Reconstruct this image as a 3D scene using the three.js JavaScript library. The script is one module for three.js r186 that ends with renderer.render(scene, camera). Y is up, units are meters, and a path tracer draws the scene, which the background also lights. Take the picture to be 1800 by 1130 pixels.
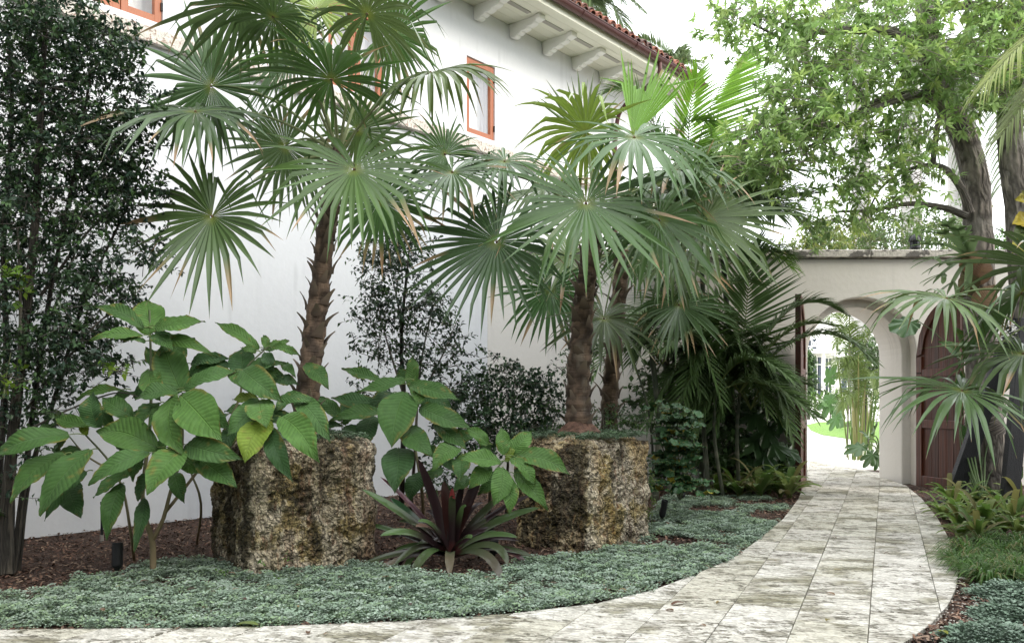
import * as THREE from 'three';
import { RoundedBoxGeometry } from 'three/addons/geometries/RoundedBoxGeometry.js';
import { mergeGeometries } from 'three/addons/utils/BufferGeometryUtils.js';

// ---------------------------------------------------------------- camera, sky, sun, exposure
const F = 1500, EYE = 1.4, CX = 900, CY = 700;               // focal length and horizon in photograph pixels, eye height in metres
const scene = new THREE.Scene();
const camera = new THREE.PerspectiveCamera(2 * Math.atan(700 / F) * 180 / Math.PI, 1800 / 1400, 0.1, 900);
camera.setViewOffset(1800, 1400, 0, 0, 1800, 1130);
camera.position.set(0, EYE, 0);
camera.lookAt(0, EYE, -10);
const renderer = new THREE.WebGLRenderer({ antialias: true });
renderer.toneMapping = THREE.LinearToneMapping;
renderer.toneMappingExposure = 3.2;
renderer.shadowMap.enabled = true;
{                                                             // a bright, even overcast sky
  const w = 256, h = 128, d = new Float32Array(w * h * 4);
  for (let j = 0; j < h; j++) for (let i = 0; i < w; i++) {
    const el = Math.sin(((j + .5) / h - .5) * Math.PI);
    const az = i / w * Math.PI * 2;
    const cloud = 1 + .05 * Math.sin(az * 3 + 1.3 + el * 5) + .04 * Math.sin(az * 7 - el * 9);
    const L = (el > 0 ? .84 + .45 * el : .84) * cloud, k = (j * w + i) * 4;
    d[k] = L * .97; d[k + 1] = L; d[k + 2] = L * 1.04; d[k + 3] = 1;
  }
  const t = new THREE.DataTexture(d, w, h, THREE.RGBAFormat, THREE.FloatType);
  t.mapping = THREE.EquirectangularReflectionMapping; t.magFilter = THREE.LinearFilter; t.needsUpdate = true;
  scene.background = t; scene.environment = t;
}
const sun = new THREE.DirectionalLight(0xfff6e8, .85);
sun.position.set(19, 12, -1); sun.target.position.set(0, 0, -9);
sun.castShadow = true; sun.shadow.radius = 40; sun.shadow.mapSize.set(2048, 2048);
Object.assign(sun.shadow.camera, { left: -22, right: 22, top: 22, bottom: -22, near: 1, far: 80 });
scene.add(sun, sun.target);

// ---------------------------------------------------------------- helpers
let seedState = 7;
const seed = (s) => { seedState = s >>> 0; };
const rnd = () => { seedState = (seedState + 0x6D2B79F5) | 0; let t = Math.imul(seedState ^ (seedState >>> 15), 1 | seedState); t = (t + Math.imul(t ^ (t >>> 7), 61 | t)) ^ t; return ((t ^ (t >>> 14)) >>> 0) / 4294967296; };
const rr = (a, b) => a + (b - a) * rnd();
const gauss = () => (rnd() + rnd() + rnd() - 1.5) * .82;
const V = (x, y, z) => new THREE.Vector3(x, y, z);
const UP = V(0, 1, 0);
const at = (px, py, d) => V((px - CX) / F * d, EYE - (py - CY) / F * d, -d);
const gr = (px, py, h = 0) => at(px, py, F * (EYE - h) / (py - CY));
const lerp = (a, b, t) => a + (b - a) * t;
const clamp = (x, a, b) => Math.min(b, Math.max(a, x));
const sstep = (a, b, x) => { const t = clamp((x - a) / (b - a), 0, 1); return t * t * (3 - 2 * t); };
const mixc = (a, b, t) => [lerp(a[0], b[0], t), lerp(a[1], b[1], t), lerp(a[2], b[2], t)];
const mulc = (a, k) => [a[0] * k, a[1] * k, a[2] * k];

// lattice noise
const PERM = new Uint8Array(512); { seed(99); const p = [...Array(256).keys()]; for (let i = 255; i > 0; i--) { const j = Math.floor(rnd() * (i + 1)); [p[i], p[j]] = [p[j], p[i]]; } for (let i = 0; i < 512; i++) PERM[i] = p[i & 255]; }
function n3(x, y, z) {
  const X = Math.floor(x), Y = Math.floor(y), Z = Math.floor(z); x -= X; y -= Y; z -= Z;
  const u = x * x * (3 - 2 * x), v = y * y * (3 - 2 * y), w = z * z * (3 - 2 * z);
  const h = (i, j, k) => PERM[PERM[PERM[(X + i) & 255] + ((Y + j) & 255)] + ((Z + k) & 255)] / 255;
  return lerp(lerp(lerp(h(0, 0, 0), h(1, 0, 0), u), lerp(h(0, 1, 0), h(1, 1, 0), u), v), lerp(lerp(h(0, 0, 1), h(1, 0, 1), u), lerp(h(0, 1, 1), h(1, 1, 1), u), v), w);
}
function fbm(x, y, z, o = 4) { let s = 0, a = .5, n = 0; for (let i = 0; i < o; i++) { s += a * n3(x, y, z); n += a; a *= .5; x *= 2.03; y *= 2.03; z *= 2.03; } return s / n; }
// tiling noise on a texture: period in cells
function tn(u, v, p, s = 0, q = p) {
  const x = u * p, y = v * q, X = Math.floor(x), Y = Math.floor(y), fx = x - X, fy = y - Y, a = fx * fx * (3 - 2 * fx), b = fy * fy * (3 - 2 * fy);
  const h = (i, j) => PERM[PERM[(((X + i) % p + p) % p + s * 17) & 255] + ((((Y + j) % q + q) % q + s * 31) & 255)] / 255;
  return lerp(lerp(h(0, 0), h(1, 0), a), lerp(h(0, 1), h(1, 1), a), b);
}
const tf = (u, v, p, o = 4, s = 0, q = p) => { let r = 0, a = .5, n = 0; for (let i = 0; i < o; i++) { r += a * tn(u, v, p, s + i, q); n += a; a *= .5; p *= 2; q *= 2; } return r / n; };
function tex(w, h, fn, srgb = true) {
  const d = new Uint8Array(w * h * 4);
  for (let j = 0; j < h; j++) for (let i = 0; i < w; i++) {
    const c = fn(i / w, j / h), k = (j * w + i) * 4;
    d[k] = clamp(c[0], 0, 1) * 255; d[k + 1] = clamp(c[1], 0, 1) * 255; d[k + 2] = clamp(c[2], 0, 1) * 255; d[k + 3] = 255;
  }
  const t = new THREE.DataTexture(d, w, h); t.wrapS = t.wrapT = THREE.RepeatWrapping; t.magFilter = THREE.LinearFilter; t.minFilter = THREE.LinearMipmapLinearFilter; t.generateMipmaps = true;
  if (srgb) t.colorSpace = THREE.SRGBColorSpace; t.needsUpdate = true; return t;
}
const grey = (w, h, fn) => tex(w, h, (u, v) => { const x = fn(u, v); return [x, x, x]; }, false);

// a mesh collector
class MB {
  constructor() { this.p = []; this.u = []; this.c = []; this.i = []; }
  v(p, c, u = 0, w = 0) { this.p.push(p.x, p.y, p.z); this.u.push(u, w); this.c.push(c ? c[0] : 1, c ? c[1] : 1, c ? c[2] : 1); return this.p.length / 3 - 1; }
  t(a, b, c) { this.i.push(a, b, c); }
  q(a, b, c, d) { this.i.push(a, b, c, a, c, d); }
  geo(origin) {
    const g = new THREE.BufferGeometry();
    g.setAttribute('position', new THREE.Float32BufferAttribute(this.p, 3)); g.setAttribute('uv', new THREE.Float32BufferAttribute(this.u, 2)); g.setAttribute('color', new THREE.Float32BufferAttribute(this.c, 3));
    g.setIndex(this.i); if (origin) g.translate(-origin.x, -origin.y, -origin.z); g.computeVertexNormals(); return g;
  }
}
function tube(mb, pts, rad, seg = 7, col = [1, 1, 1], bump = 0, cap = true) {
  let nrm = null, prev = null, len = 0;
  for (let i = 0; i < pts.length; i++) {
    const T = V(0, 0, 0).subVectors(pts[Math.min(i + 1, pts.length - 1)], pts[Math.max(i - 1, 0)]).normalize();
    if (!nrm) nrm = (Math.abs(T.y) > .9 ? V(1, 0, 0) : V(0, 1, 0));
    nrm = nrm.clone().addScaledVector(T, -nrm.dot(T)).normalize();
    const B = V(0, 0, 0).crossVectors(T, nrm), ring = [], r0 = Array.isArray(rad) ? lerp(rad[0], rad[1], i / (pts.length - 1)) : rad(i / (pts.length - 1));
    if (i) len += pts[i].distanceTo(pts[i - 1]);
    for (let k = 0; k <= seg; k++) {
      const a = (k % seg) / seg * Math.PI * 2, r = r0 * (1 + (bump ? bump * (fbm(pts[i].x * 9 + Math.cos(a) * 1.5, pts[i].y * 9, Math.sin(a) * 1.5 + pts[i].z * 9, 3) - .5) * 2 : 0));
      const c = typeof col === 'function' ? col(i / (pts.length - 1), a) : col;
      ring.push(mb.v(pts[i].clone().addScaledVector(nrm, Math.cos(a) * r).addScaledVector(B, Math.sin(a) * r), c, k / seg * Math.max(1, Math.round(r0 * 6.28)), len));
    }
    if (prev) for (let k = 0; k < seg; k++) mb.q(prev[k], prev[k + 1], ring[k + 1], ring[k]);
    if (cap && (i === 0 || i === pts.length - 1)) { const c = mb.v(pts[i], typeof col === 'function' ? col(i ? 1 : 0, 0) : col); for (let k = 0; k < seg; k++) i ? mb.t(ring[k], ring[k + 1], c) : mb.t(ring[k + 1], ring[k], c); }
    prev = ring;
  }
}
const bez = (a, b, c, n = 10) => Array.from({ length: n + 1 }, (_, i) => { const t = i / n; return a.clone().multiplyScalar((1 - t) * (1 - t)).addScaledVector(b, 2 * t * (1 - t)).addScaledVector(c, t * t); });
const spline = (pts, n = 16) => new THREE.CatmullRomCurve3(pts).getPoints(n);

const used = new Map();
function numbered(name) { const n = used.get(name) ?? 0; used.set(name, n + 1); return n ? name + '_' + String(n).padStart(3, '0') : name; }
function thing(name, label, category, base, group) {
  const o = new THREE.Group(); o.name = numbered(name); o.position.copy(base); scene.add(o); o.userData = { label, category }; if (group) o.userData.group = group; return o;
}
function part(parent, name, geometry, material, label) {      // geometry given in world coordinates: moved to the thing's own
  let r = parent; while (r.parent && r.parent !== scene) r = r.parent;
  if (geometry instanceof MB) geometry = geometry.geo(r.position); else if (!geometry.userData.own) geometry.translate(-r.position.x, -r.position.y, -r.position.z);
  const m = new THREE.Mesh(geometry, material); m.name = name; if (label) m.userData.label = label; parent.add(m); return m;
}
const local = (g) => { g.userData.own = true; return g; };
function single(name, geometry, material, label, category, group, kind) {
  if (geometry instanceof MB) { const b = V(geometry.p[0], geometry.p[1], geometry.p[2]); geometry = geometry.geo(b); geometry.userData.at = b; }
  const m = new THREE.Mesh(geometry, material); m.name = numbered(name); if (geometry.userData.at) m.position.copy(geometry.userData.at); scene.add(m);
  if (label) m.userData.label = label; if (category) m.userData.category = category; if (group) m.userData.group = group; if (kind) m.userData.kind = kind; return m;
}
const box = (w, h, d, x, y, z, r = 0) => { const g = r ? new RoundedBoxGeometry(w, h, d, 2, r) : new THREE.BoxGeometry(w, h, d); g.translate(x, y, z); return g; };
function plain(gs) { return mergeGeometries(gs.map((g) => { const k = g.index ? g.toNonIndexed() : g; for (const n of Object.keys(k.attributes)) if (!['position', 'normal', 'uv'].includes(n)) k.deleteAttribute(n); return k; })); }
function metricUV(g) {                                        // uv in metres from the dominant side of each face
  if (g.index) g = g.toNonIndexed();
  const p = g.attributes.position, n = g.attributes.normal, uv = new Float32Array(p.count * 2);
  for (let i = 0; i < p.count; i++) {
    const ax = Math.abs(n.getX(i)), ay = Math.abs(n.getY(i)), az = Math.abs(n.getZ(i));
    if (ay > ax && ay > az) { uv[2 * i] = p.getX(i); uv[2 * i + 1] = p.getZ(i); } else if (ax > az) { uv[2 * i] = p.getZ(i); uv[2 * i + 1] = p.getY(i); } else { uv[2 * i] = p.getX(i); uv[2 * i + 1] = p.getY(i); }
  }
  g.setAttribute('uv', new THREE.BufferAttribute(uv, 2)); return g;
}
const rep = (t, x, y = x) => { const c = t.clone(); c.repeat.set(x, y); c.needsUpdate = true; return c; };

// ---------------------------------------------------------------- materials
const std = (o) => new THREE.MeshStandardMaterial(o);
const leafy = (rough = .92, trans = .28, coat = .5, coatR = .38, extra = {}) => new THREE.MeshPhysicalMaterial({ color: 0xffffff, vertexColors: true, roughness: rough, transmission: trans, thickness: 0, clearcoat: coat, clearcoatRoughness: coatR, specularIntensity: .3, side: THREE.DoubleSide, ...extra });
const noiseBump = grey(512, 512, (u, v) => tf(u, v, 32, 4, 3));
const M = {};
M.fan = leafy(.92, .28, .85, .24);
M.feather = leafy(.92, .32, .45, .36);
M.small = leafy(.92, .18, .55, .3);
M.tree = leafy(.92, .6, .2, .42);
M.dark = leafy(.92, .05, .6, .26);
M.brom = leafy(.9, .03, .6, .2);
M.cover = leafy(.95, .12, .15, .6);
M.stem = std({ vertexColors: true, roughness: .75 });
M.fibre = std({ vertexColors: true, roughness: .95, bumpMap: rep(grey(256, 512, (u, v) => tf(u, v, 24, 3, 5, 6) * .6 + tf(u, v, 5, 3, 2, 40) * .4), 1, 3), bumpScale: .02 });
{
  const b = grey(512, 512, (u, v) => { const w = u + .06 * (tf(u, v, 6, 3, 4) - .5); const r = Math.abs(tf(w, v, 14, 3, 1, 4) - .5) * 3.4; return clamp(r, 0, 1) * .8 + .2 * tf(u, v, 40, 3, 2); });
  const c = tex(512, 512, (u, v) => { const w = u + .06 * (tf(u, v, 6, 3, 4) - .5); const r = clamp(Math.abs(tf(w, v, 14, 3, 1, 4) - .5) * 3.4, 0, 1), k = .45 + .4 * r, l = sstep(.55, .75, tf(u, v, 5, 4, 9)); return [lerp(k * .8, .68, l * .6), lerp(k * .77, .67, l * .6), lerp(k * .735, .65, l * .6)]; });
  M.bark = std({ map: c, bumpMap: b, bumpScale: .03, roughness: .95, color: 0xd6d2cc });
  M.barkDark = std({ map: c, bumpMap: b, bumpScale: .02, roughness: .95, color: 0x7a766c });
  M.palmBark = std({ map: tex(128, 512, (u, v) => { const ring = sstep(.75, .95, Math.sin(v * 6.283 * 24 + tf(u, v, 4, 2) * 2)); const k = .66 + .16 * tf(u, v, 8, 4, 2) - .15 * ring; return [k, k * .985, k * .97]; }), roughness: .9 });
}
{                                                             // painted stucco: trowel relief and faint weather staining
  const c = tex(1024, 1024, (u, v) => { const a = tf(u, v, 4, 5, 3), s = sstep(.6, .85, tf(u, v, 30, 3, 8, 3)) * sstep(.45, .7, a); const k = .865 + .03 * (a - .5) + .012 * (tf(u, v, 120, 2, 1) - .5) - .05 * s; return [k * .985, k * .99, k]; });
  const b = grey(512, 512, (u, v) => tf(u, v, 20, 5, 6));
  M.stucco = std({ map: rep(c, .25), bumpMap: rep(b, .7), bumpScale: .0025, roughness: .9 });
  M.stuccoGate = std({ map: rep(c, .4, .3), bumpMap: rep(b, .9), bumpScale: .0025, roughness: .88, color: 0xf7f1e6 });
}
{                                                             // coral rock: pits, shells, algae
  const N = 1024, pit = (u, v) => { const p = tf(u, v, 70, 3, 4), q = tf(u, v, 22, 4, 7), w = Math.abs(tf(u, v, 48, 2, 9) - .5) * 2; return clamp(.5 * p + .35 * q + .3 * Math.min(1, w * 2.4), 0, 1); };
  M.coralBump = grey(N, N, pit);
  M.coral = std({ vertexColors: true, roughness: .95, bumpMap: M.coralBump, bumpScale: .03, map: tex(N, N, (u, v) => {
    const p = pit(u, v), a = tf(u, v, 6, 5, 11), g = tf(u, v, 150, 2, 3), sh = sstep(.66, .74, tf(u, v, 34, 2, 19)), red = sstep(.6, .8, tf(u, v, 46, 2, 15, 12)); let k = lerp(.42, .86, sstep(.3, .78, p)) * (.82 + .36 * g);
    let c = [k, k * .955, k * .87]; c = mixc(c, [k * .84, k * .77, k * .56], sstep(.45, .66, a)); c = mixc(c, [.95, .92, .86], sh * .6); return mixc(c, [.5, .34, .26], red * .4);
  }) });
  M.coping = std({ roughness: .92, bumpMap: rep(M.coralBump, 1.6), bumpScale: .012, map: rep(tex(512, 512, (u, v) => { const a = sstep(.52, .6, tf(u, v, 6, 5, 4, 10)), b = tf(u, v, 30, 3, 5), k = .62 + .26 * b; return mixc([k, k * .97, k * .92], [.16, .15, .14], a * .6); }), 1.1, 1.1) });
}
{                                                             // weathered limestone pavers
  const warp = (u, v) => v + .035 * (tf(u, v, 3, 4, 9) - .5) + .012 * (tf(u, v, 14, 3, 12) - .5);
  const st = (u, v) => { const w = warp(u, v); return .55 * tf(u, w, 6, 5, 2, 26) + .45 * tf(u, w, 16, 4, 27, 90); };
  const pits = (u, v) => Math.max(sstep(.6, .68, tf(u, warp(u, v), 34, 3, 21, 130)), .8 * sstep(.64, .72, tf(u, warp(u, v), 80, 2, 41, 200)));
  const c = tex(1024, 1024, (u, v) => {
    const a = st(u, v), f = tf(u, v, 130, 2, 6, 260), m = tf(u, v, 4, 4, 13), m2 = tf(u, v, 9, 4, 33); const k = .69 + .2 * f - .12 * (m2 - .5);
    let col = [k, k * .985, k * .95]; col = mixc(col, [.59, .575, .535], sstep(.42, .58, a) * (.25 + .65 * sstep(.4, .62, m2))); col = mixc(col, [.47, .455, .36], sstep(.5, .74, m) * (.25 + .5 * sstep(.4, .62, a))); col = mixc(col, [.43, .41, .35], sstep(.56, .68, a) * sstep(.4, .6, m2) * .5); return mixc(col, [.32, .305, .26], pits(u, v) * (.35 + .55 * sstep(.38, .58, m2)));
  });
  const b = grey(1024, 1024, (u, v) => .45 * (1 - sstep(.42, .64, st(u, v))) + .25 * tf(u, v, 60, 3, 6, 160) + .35 * (1 - pits(u, v)));
  M.paver = [[1.02, 1, .97], [1, .985, .945], [.95, .93, .88], [.9, .885, .81], [.84, .82, .73]].map((k) => std({ map: c, bumpMap: b, bumpScale: .012, roughness: .85, color: new THREE.Color().setRGB(...k) }));
}
M.soil = std({ map: rep(tex(1024, 1024, (u, v) => { const a = tf(u, v, 8, 5, 3), s = tf(u, v, 60, 2, 6, 140), s2 = tf(u, v, 150, 2, 8, 50), k = .12 + .16 * Math.max(s, s2) + .06 * a; return [k * 1.0, k * .7, k * .52]; }), .8), bumpMap: rep(grey(512, 512, (u, v) => Math.max(tf(u, v, 60, 2, 6, 140), tf(u, v, 150, 2, 8, 50))), .8), bumpScale: .02, roughness: 1 });
{                                                             // mahogany
  const g = (u, v) => { const w = u * 9 + 1.2 * tf(u, v, 6, 3, 4, 2); return .5 + .5 * Math.sin(w * 6.283 + 3 * tf(u, v, 20, 2, 7, 3)); };
  const c = tex(512, 512, (u, v) => { const k = .55 + .25 * tf(u, v, 60, 3, 2, 4) + .14 * g(u, v); return [k * .44, k * .22, k * .125]; });
  const b = grey(512, 512, (u, v) => tf(u, v, 90, 3, 2, 5));
  M.wood = [1, .8, .64].map((k) => std({ map: c, bumpMap: b, bumpScale: .004, roughness: .5, color: new THREE.Color().setRGB(k, k * .95, k * .92) }));
  M.winWood = std({ map: tex(256, 256, (u, v) => { const k = .85 + .2 * tf(u, v, 50, 3, 2, 5); return [.66 * k, .38 * k, .23 * k]; }), roughness: .45 });
}
M.black = std({ color: 0x17181a, roughness: .55, metalness: .2 });
M.blackPaint = std({ color: 0x1a1c20, roughness: .5, bumpMap: rep(noiseBump, 3), bumpScale: .003 });
M.white = std({ color: 0xe4e4de, roughness: .6 });
M.cream = std({ color: 0xdcdccb, roughness: .7 });
M.ventGrey = std({ color: 0xa09e94, roughness: .8 });
M.copper = std({ color: 0x4c2b27, roughness: .42, metalness: .35, bumpMap: rep(noiseBump, 2), bumpScale: .002 });
M.glass = new THREE.MeshPhysicalMaterial({ color: 0xffffff, roughness: .03, transmission: 1, thickness: 0, ior: 1.5 });
M.tile = [[.24, .09, .06], [.17, .075, .055], [.3, .13, .085], [.12, .07, .06]].map((c) => std({ color: new THREE.Color().setRGB(...c), roughness: .85, bumpMap: rep(noiseBump, 2), bumpScale: .004 }));
M.mortar = std({ color: 0x8f8a86, roughness: .95 });

// ---------------------------------------------------------------- ground
const structure = (m) => { m.userData.kind = 'structure'; return m; };
{
  const g = new THREE.PlaneGeometry(900, 900); g.rotateX(-Math.PI / 2); g.translate(0, -.012, -200);
  const uv = g.attributes.uv; for (let i = 0; i < uv.count; i++) uv.setXY(i, uv.getX(i) * 900, uv.getY(i) * 900);
  structure(single('ground', g, M.soil));
}
// the path: outline on the ground, cut into sawn pavers
const leftEdge = [[1425, 812], [1415, 850], [1404, 880], [1378, 915], [1335, 952], [1285, 988], [1222, 1014], [1150, 1042], [1050, 1066], [900, 1084], [700, 1098], [500, 1106], [250, 1112], [0, 1113], [-300, 1113]].map((p) => gr(...p));
const rightEdge = [[1552, 834], [1552, 842], [1594, 856], [1622, 880], [1650, 915], [1669, 950], [1681, 985], [1686, 1010], [1681, 1040], [1667, 1070], [1640, 1100], [1600, 1130], [1500, 1190], [1300, 1260], [900, 1330], [0, 1380], [-300, 1380]].map((p) => gr(...p));
const pathOutline = [...leftEdge, ...rightEdge.reverse()].map((p) => [p.x, -p.z]);
const inPoly = (poly, x, y) => { let c = false; for (let i = 0, j = poly.length - 1; i < poly.length; j = i++) { const [a, b] = poly[i], [d, e] = poly[j]; if ((b > y) !== (e > y) && x < (d - a) * (y - b) / (e - b) + a) c = !c; } return c; };
function clipTo(poly, quad) {                                 // any outline cut by a convex, anticlockwise quad
  let out = poly;
  for (let k = 0; k < quad.length && out.length; k++) {
    const [ax, ay] = quad[k], [bx, by] = quad[(k + 1) % quad.length], s = ([x, y]) => (bx - ax) * (y - ay) - (by - ay) * (x - ax), nx = [];
    for (let i = 0; i < out.length; i++) {
      const p = out[i], q = out[(i + 1) % out.length], sp = s(p), sq = s(q);
      if (sp >= 0) nx.push(p);
      if ((sp > 0 && sq < 0) || (sp < 0 && sq > 0)) { const t = sp / (sp - sq); nx.push([lerp(p[0], q[0], t), lerp(p[1], q[1], t)]); }
    }
    out = nx;
  }
  return out;
}
{
  seed(5);
  const bed = new THREE.Shape(pathOutline.map(([x, y]) => new THREE.Vector2(x, y)));
  const bg = new THREE.ShapeGeometry(bed); bg.rotateX(-Math.PI / 2); bg.translate(0, -.006, 0);
  const path = structure(single('path', metricUV(bg), std({ color: 0x99927f, roughness: 1 })));
  const th = 23.7 * Math.PI / 180, d = [Math.sin(th), Math.cos(th)], e = [Math.cos(th), -Math.sin(th)], W = .42, L = .72, O = [2.04, 4.884], gap = .002;
  for (let i = -22; i < 8; i++) for (let j = -14; j < 22; j++) {
    const a0 = i * W + gap, a1 = (i + 1) * W - gap, off = ((i % 2 + 2) % 2) * .36 + ((i * 37) % 5) * .04, b0 = j * L + off + gap, b1 = (j + 1) * L + off - gap;
    const P = (a, b) => [O[0] + e[0] * a + d[0] * b, O[1] + e[1] * a + d[1] * b];
    const poly = clipTo(pathOutline, [P(a0, b0), P(a1, b0), P(a1, b1), P(a0, b1)]);
    if (poly.length < 3) continue;
    const cl = poly.filter((p, k) => { const q = poly[(k + 1) % poly.length]; return Math.hypot(p[0] - q[0], p[1] - q[1]) > .004; });
    let ar = 0; cl.forEach((p, k) => { const q = cl[(k + 1) % cl.length]; ar += p[0] * q[1] - q[0] * p[1]; });
    if (cl.length < 3 || Math.abs(ar) < .006) continue;
    const g = new THREE.ExtrudeGeometry(new THREE.Shape(cl.map((p) => new THREE.Vector2(...p))), { depth: .02, bevelEnabled: true, bevelThickness: .004, bevelSize: .002, bevelOffset: -.002, bevelSegments: 1 });
    const ps = g.attributes.position, uv = g.attributes.uv, ou = rnd(), ov = rnd(), tilt = rr(-.12, .12), dip = rr(-.003, .003);
    for (let k = 0; k < ps.count; k++) { const x = ps.getX(k), y = ps.getY(k); uv.setXY(k, (x * Math.cos(tilt) - y * Math.sin(tilt)) * .62 + ou, (x * Math.sin(tilt) + y * Math.cos(tilt)) * .62 + ov + x * .1); }
    g.rotateX(-Math.PI / 2); g.translate(0, dip, 0);
    part(path, 'paver', g, M.paver[Math.floor(rnd() * 5)]);
  }
}
// beyond the gate: pale drive, lawn island
const flat = (name, px, y, mat, hgt = 0) => { const pts = px.map((p) => gr(p[0], p[1])); const s = new THREE.Shape(pts.map((p) => new THREE.Vector2(p.x, -p.z))); const g = new THREE.ShapeGeometry(s); g.rotateX(-Math.PI / 2); g.translate(0, y, 0); return structure(single(name, metricUV(g), mat)); };
flat('driveway', [[1300, 826], [1700, 826], [2300, 770], [2300, 712], [700, 712], [900, 770]], -.002, std({ color: 0xe2ddd2, roughness: .9, map: rep(tex(256, 256, (u, v) => { const k = .9 + .1 * tf(u, v, 30, 3); return [k, k, k]; }), .5) }));
const lawnMat = std({ roughness: .95, color: 0xffffff, map: rep(tex(512, 512, (u, v) => { const a = tf(u, v, 8, 4), b = tf(u, v, 120, 2, 4); return mixc([.32, .46, .16], [.48, .6, .26], a * .6 + b * .4); }), .3), bumpMap: rep(noiseBump, 1), bumpScale: .04 });
flat('lawn', [[1418, 747], [1426, 757], [1446, 765], [1480, 770], [1540, 779], [1640, 788], [2000, 788], [2100, 752], [1700, 741], [1500, 741], [1440, 742]], .01, lawnMat);
flat('lawn', [[1100, 727], [1800, 727], [1800, 714], [1100, 714]], .01, lawnMat);

// ---------------------------------------------------------------- the house
const HO = V(-4.93, 0, -8.4);
const house = thing('house', 'white stucco two storey house with red tiled roof and brown gutter', 'house', HO);
house.rotation.y = 50 * Math.PI / 180;
const hp = (name, g, m, parent = house, label) => { const o = new THREE.Mesh(g, m); o.name = name; parent.add(o); if (label) o.userData.label = label; return o; };
const HX0 = -7, HX1 = 12.3, HH = 7.62;
const wins = [[.62, 1.56, 5.6, 6.78], [3.86, 4.83, 5.6, 6.78], [6.56, 7.24, 5.6, 6.8]];
{
  const s = new THREE.Shape([[HX0, 0], [HX1, 0], [HX1, HH], [HX0, HH]].map((p) => new THREE.Vector2(...p)));
  for (const [a, b, c, d] of wins) s.holes.push(new THREE.Path([[a, c], [a, d], [b, d], [b, c]].map((p) => new THREE.Vector2(...p))));
  const g = new THREE.ExtrudeGeometry(s, { depth: .3, bevelEnabled: false }); g.translate(0, 0, -.3);
  hp('wall', metricUV(g), M.stucco);
  hp('wall', metricUV(box(.3, HH, 7, HX1 - .15, HH / 2, -3.8)), M.stucco);
  hp('wall', metricUV(box(.3, HH, 7, HX0 + .15, HH / 2, -3.8)), M.stucco);
  hp('wall', metricUV(box(HX1 - HX0, HH, .3, (HX0 + HX1) / 2, HH / 2, -7.45)), M.stucco);
  for (const [a, b, c, d] of wins) {
    const w = new THREE.Group(); w.name = 'window'; house.add(w);
    const mx = (a + b) / 2, t = .085, fr = [];
    const bays = b - a > .8 ? [[a, mx], [mx, b]] : [[a, b]];
    for (const [p, q] of bays) fr.push(box(t, d - c, .06, p + t / 2 + .004, (c + d) / 2, -.055, .006), box(t, d - c, .06, q - t / 2 - .004, (c + d) / 2, -.055, .006), box(q - p - 2 * t, t, .056, (p + q) / 2, c + t / 2 + .004, -.055, .006), box(q - p - 2 * t, t, .056, (p + q) / 2, d - t / 2 - .004, -.055, .006));
    hp('frame', plain(fr), M.winWood, w);
    hp('pane', box(b - a - .02, d - c - .02, .006, mx, (c + d) / 2, -.065), M.glass, w);
    const cur = new THREE.PlaneGeometry(b - a, d - c, 40, 1); { const ps = cur.attributes.position; for (let i = 0; i < ps.count; i++) ps.setZ(i, .012 * Math.sin(i % 41 * 1.3)); cur.computeVertexNormals(); } cur.translate(mx, (c + d) / 2, -.27);
    hp('curtain', cur, std({ color: 0xe6e8e8, roughness: .9, side: THREE.DoubleSide }), w);
    for (const y of [c + .2, d - .2]) hp('hinge', box(.02, .09, .03, b - .01, y, -.018), M.black, w);
  }
  // coral stone string course
  for (let k = 0, x = HX0; x < HX1; k++) { const l = Math.min(1.1, HX1 - x); hp('string_course_stone', metricUV(box(l - .006, .17, .09, x + l / 2, 5.41, .042, .008)), M.courseStone ??= std({ roughness: .92, color: 0xffffff, bumpMap: rep(M.coralBump, 1.6), bumpScale: .01, map: rep(tex(512, 512, (u, v) => { const b = tf(u, v, 30, 3, 5), k = .74 + .16 * b, r = sstep(.6, .72, tf(u, v, 40, 2, 15, 40)); return mixc([k, k * .97, k * .92], [.5, .36, .3], r * .6); }), 1.3) })); x += l; }
  // eave: boarded soffit, corbels, vents, fascia, gutter
  for (let k = 0; k < 5; k++) hp('soffit_board', box(HX1 - HX0 + .4, .02, .178, (HX0 + HX1) / 2, HH + .01 + .001 * (k % 2), .09 + k * .182, .004), M.cream);
  const sh = new THREE.Shape(); sh.moveTo(0, 0); sh.bezierCurveTo(.02, -.1, .02, -.3, .03, -.36);
  sh.bezierCurveTo(.1, -.43, .17, -.4, .17, -.32); sh.bezierCurveTo(.2, -.35, .27, -.33, .27, -.27); sh.bezierCurveTo(.34, -.3, .42, -.27, .42, -.21); sh.bezierCurveTo(.5, -.23, .57, -.2, .58, -.13); sh.bezierCurveTo(.66, -.15, .72, -.1, .72, 0); sh.lineTo(0, 0);
  const corbel = new THREE.ExtrudeGeometry(sh, { depth: .1, bevelEnabled: true, bevelThickness: .015, bevelSize: .012, bevelSegments: 2, curveSegments: 6 }); corbel.scale(.92, .56, 1); corbel.rotateY(-Math.PI / 2); corbel.translate(.065, HH - .004, 0);
  const cap = box(.16, .075, .1, -.015, HH - .043, .63, .012);
  for (let k = -7; k < 6; k++) { const x = 7.64 + k * .885; const o = hp('corbel', corbel, M.white); o.position.x = x; const c2 = hp('corbel_cap', cap, M.white, o); if (k < 5) hp('soffit_vent', box(.52, .012, .085, x + .44, HH - .004, .54), M.ventGrey); }
  hp('fascia', box(HX1 - HX0 + .4, .16, .03, (HX0 + HX1) / 2, HH + .05, .93), M.cream);
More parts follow.
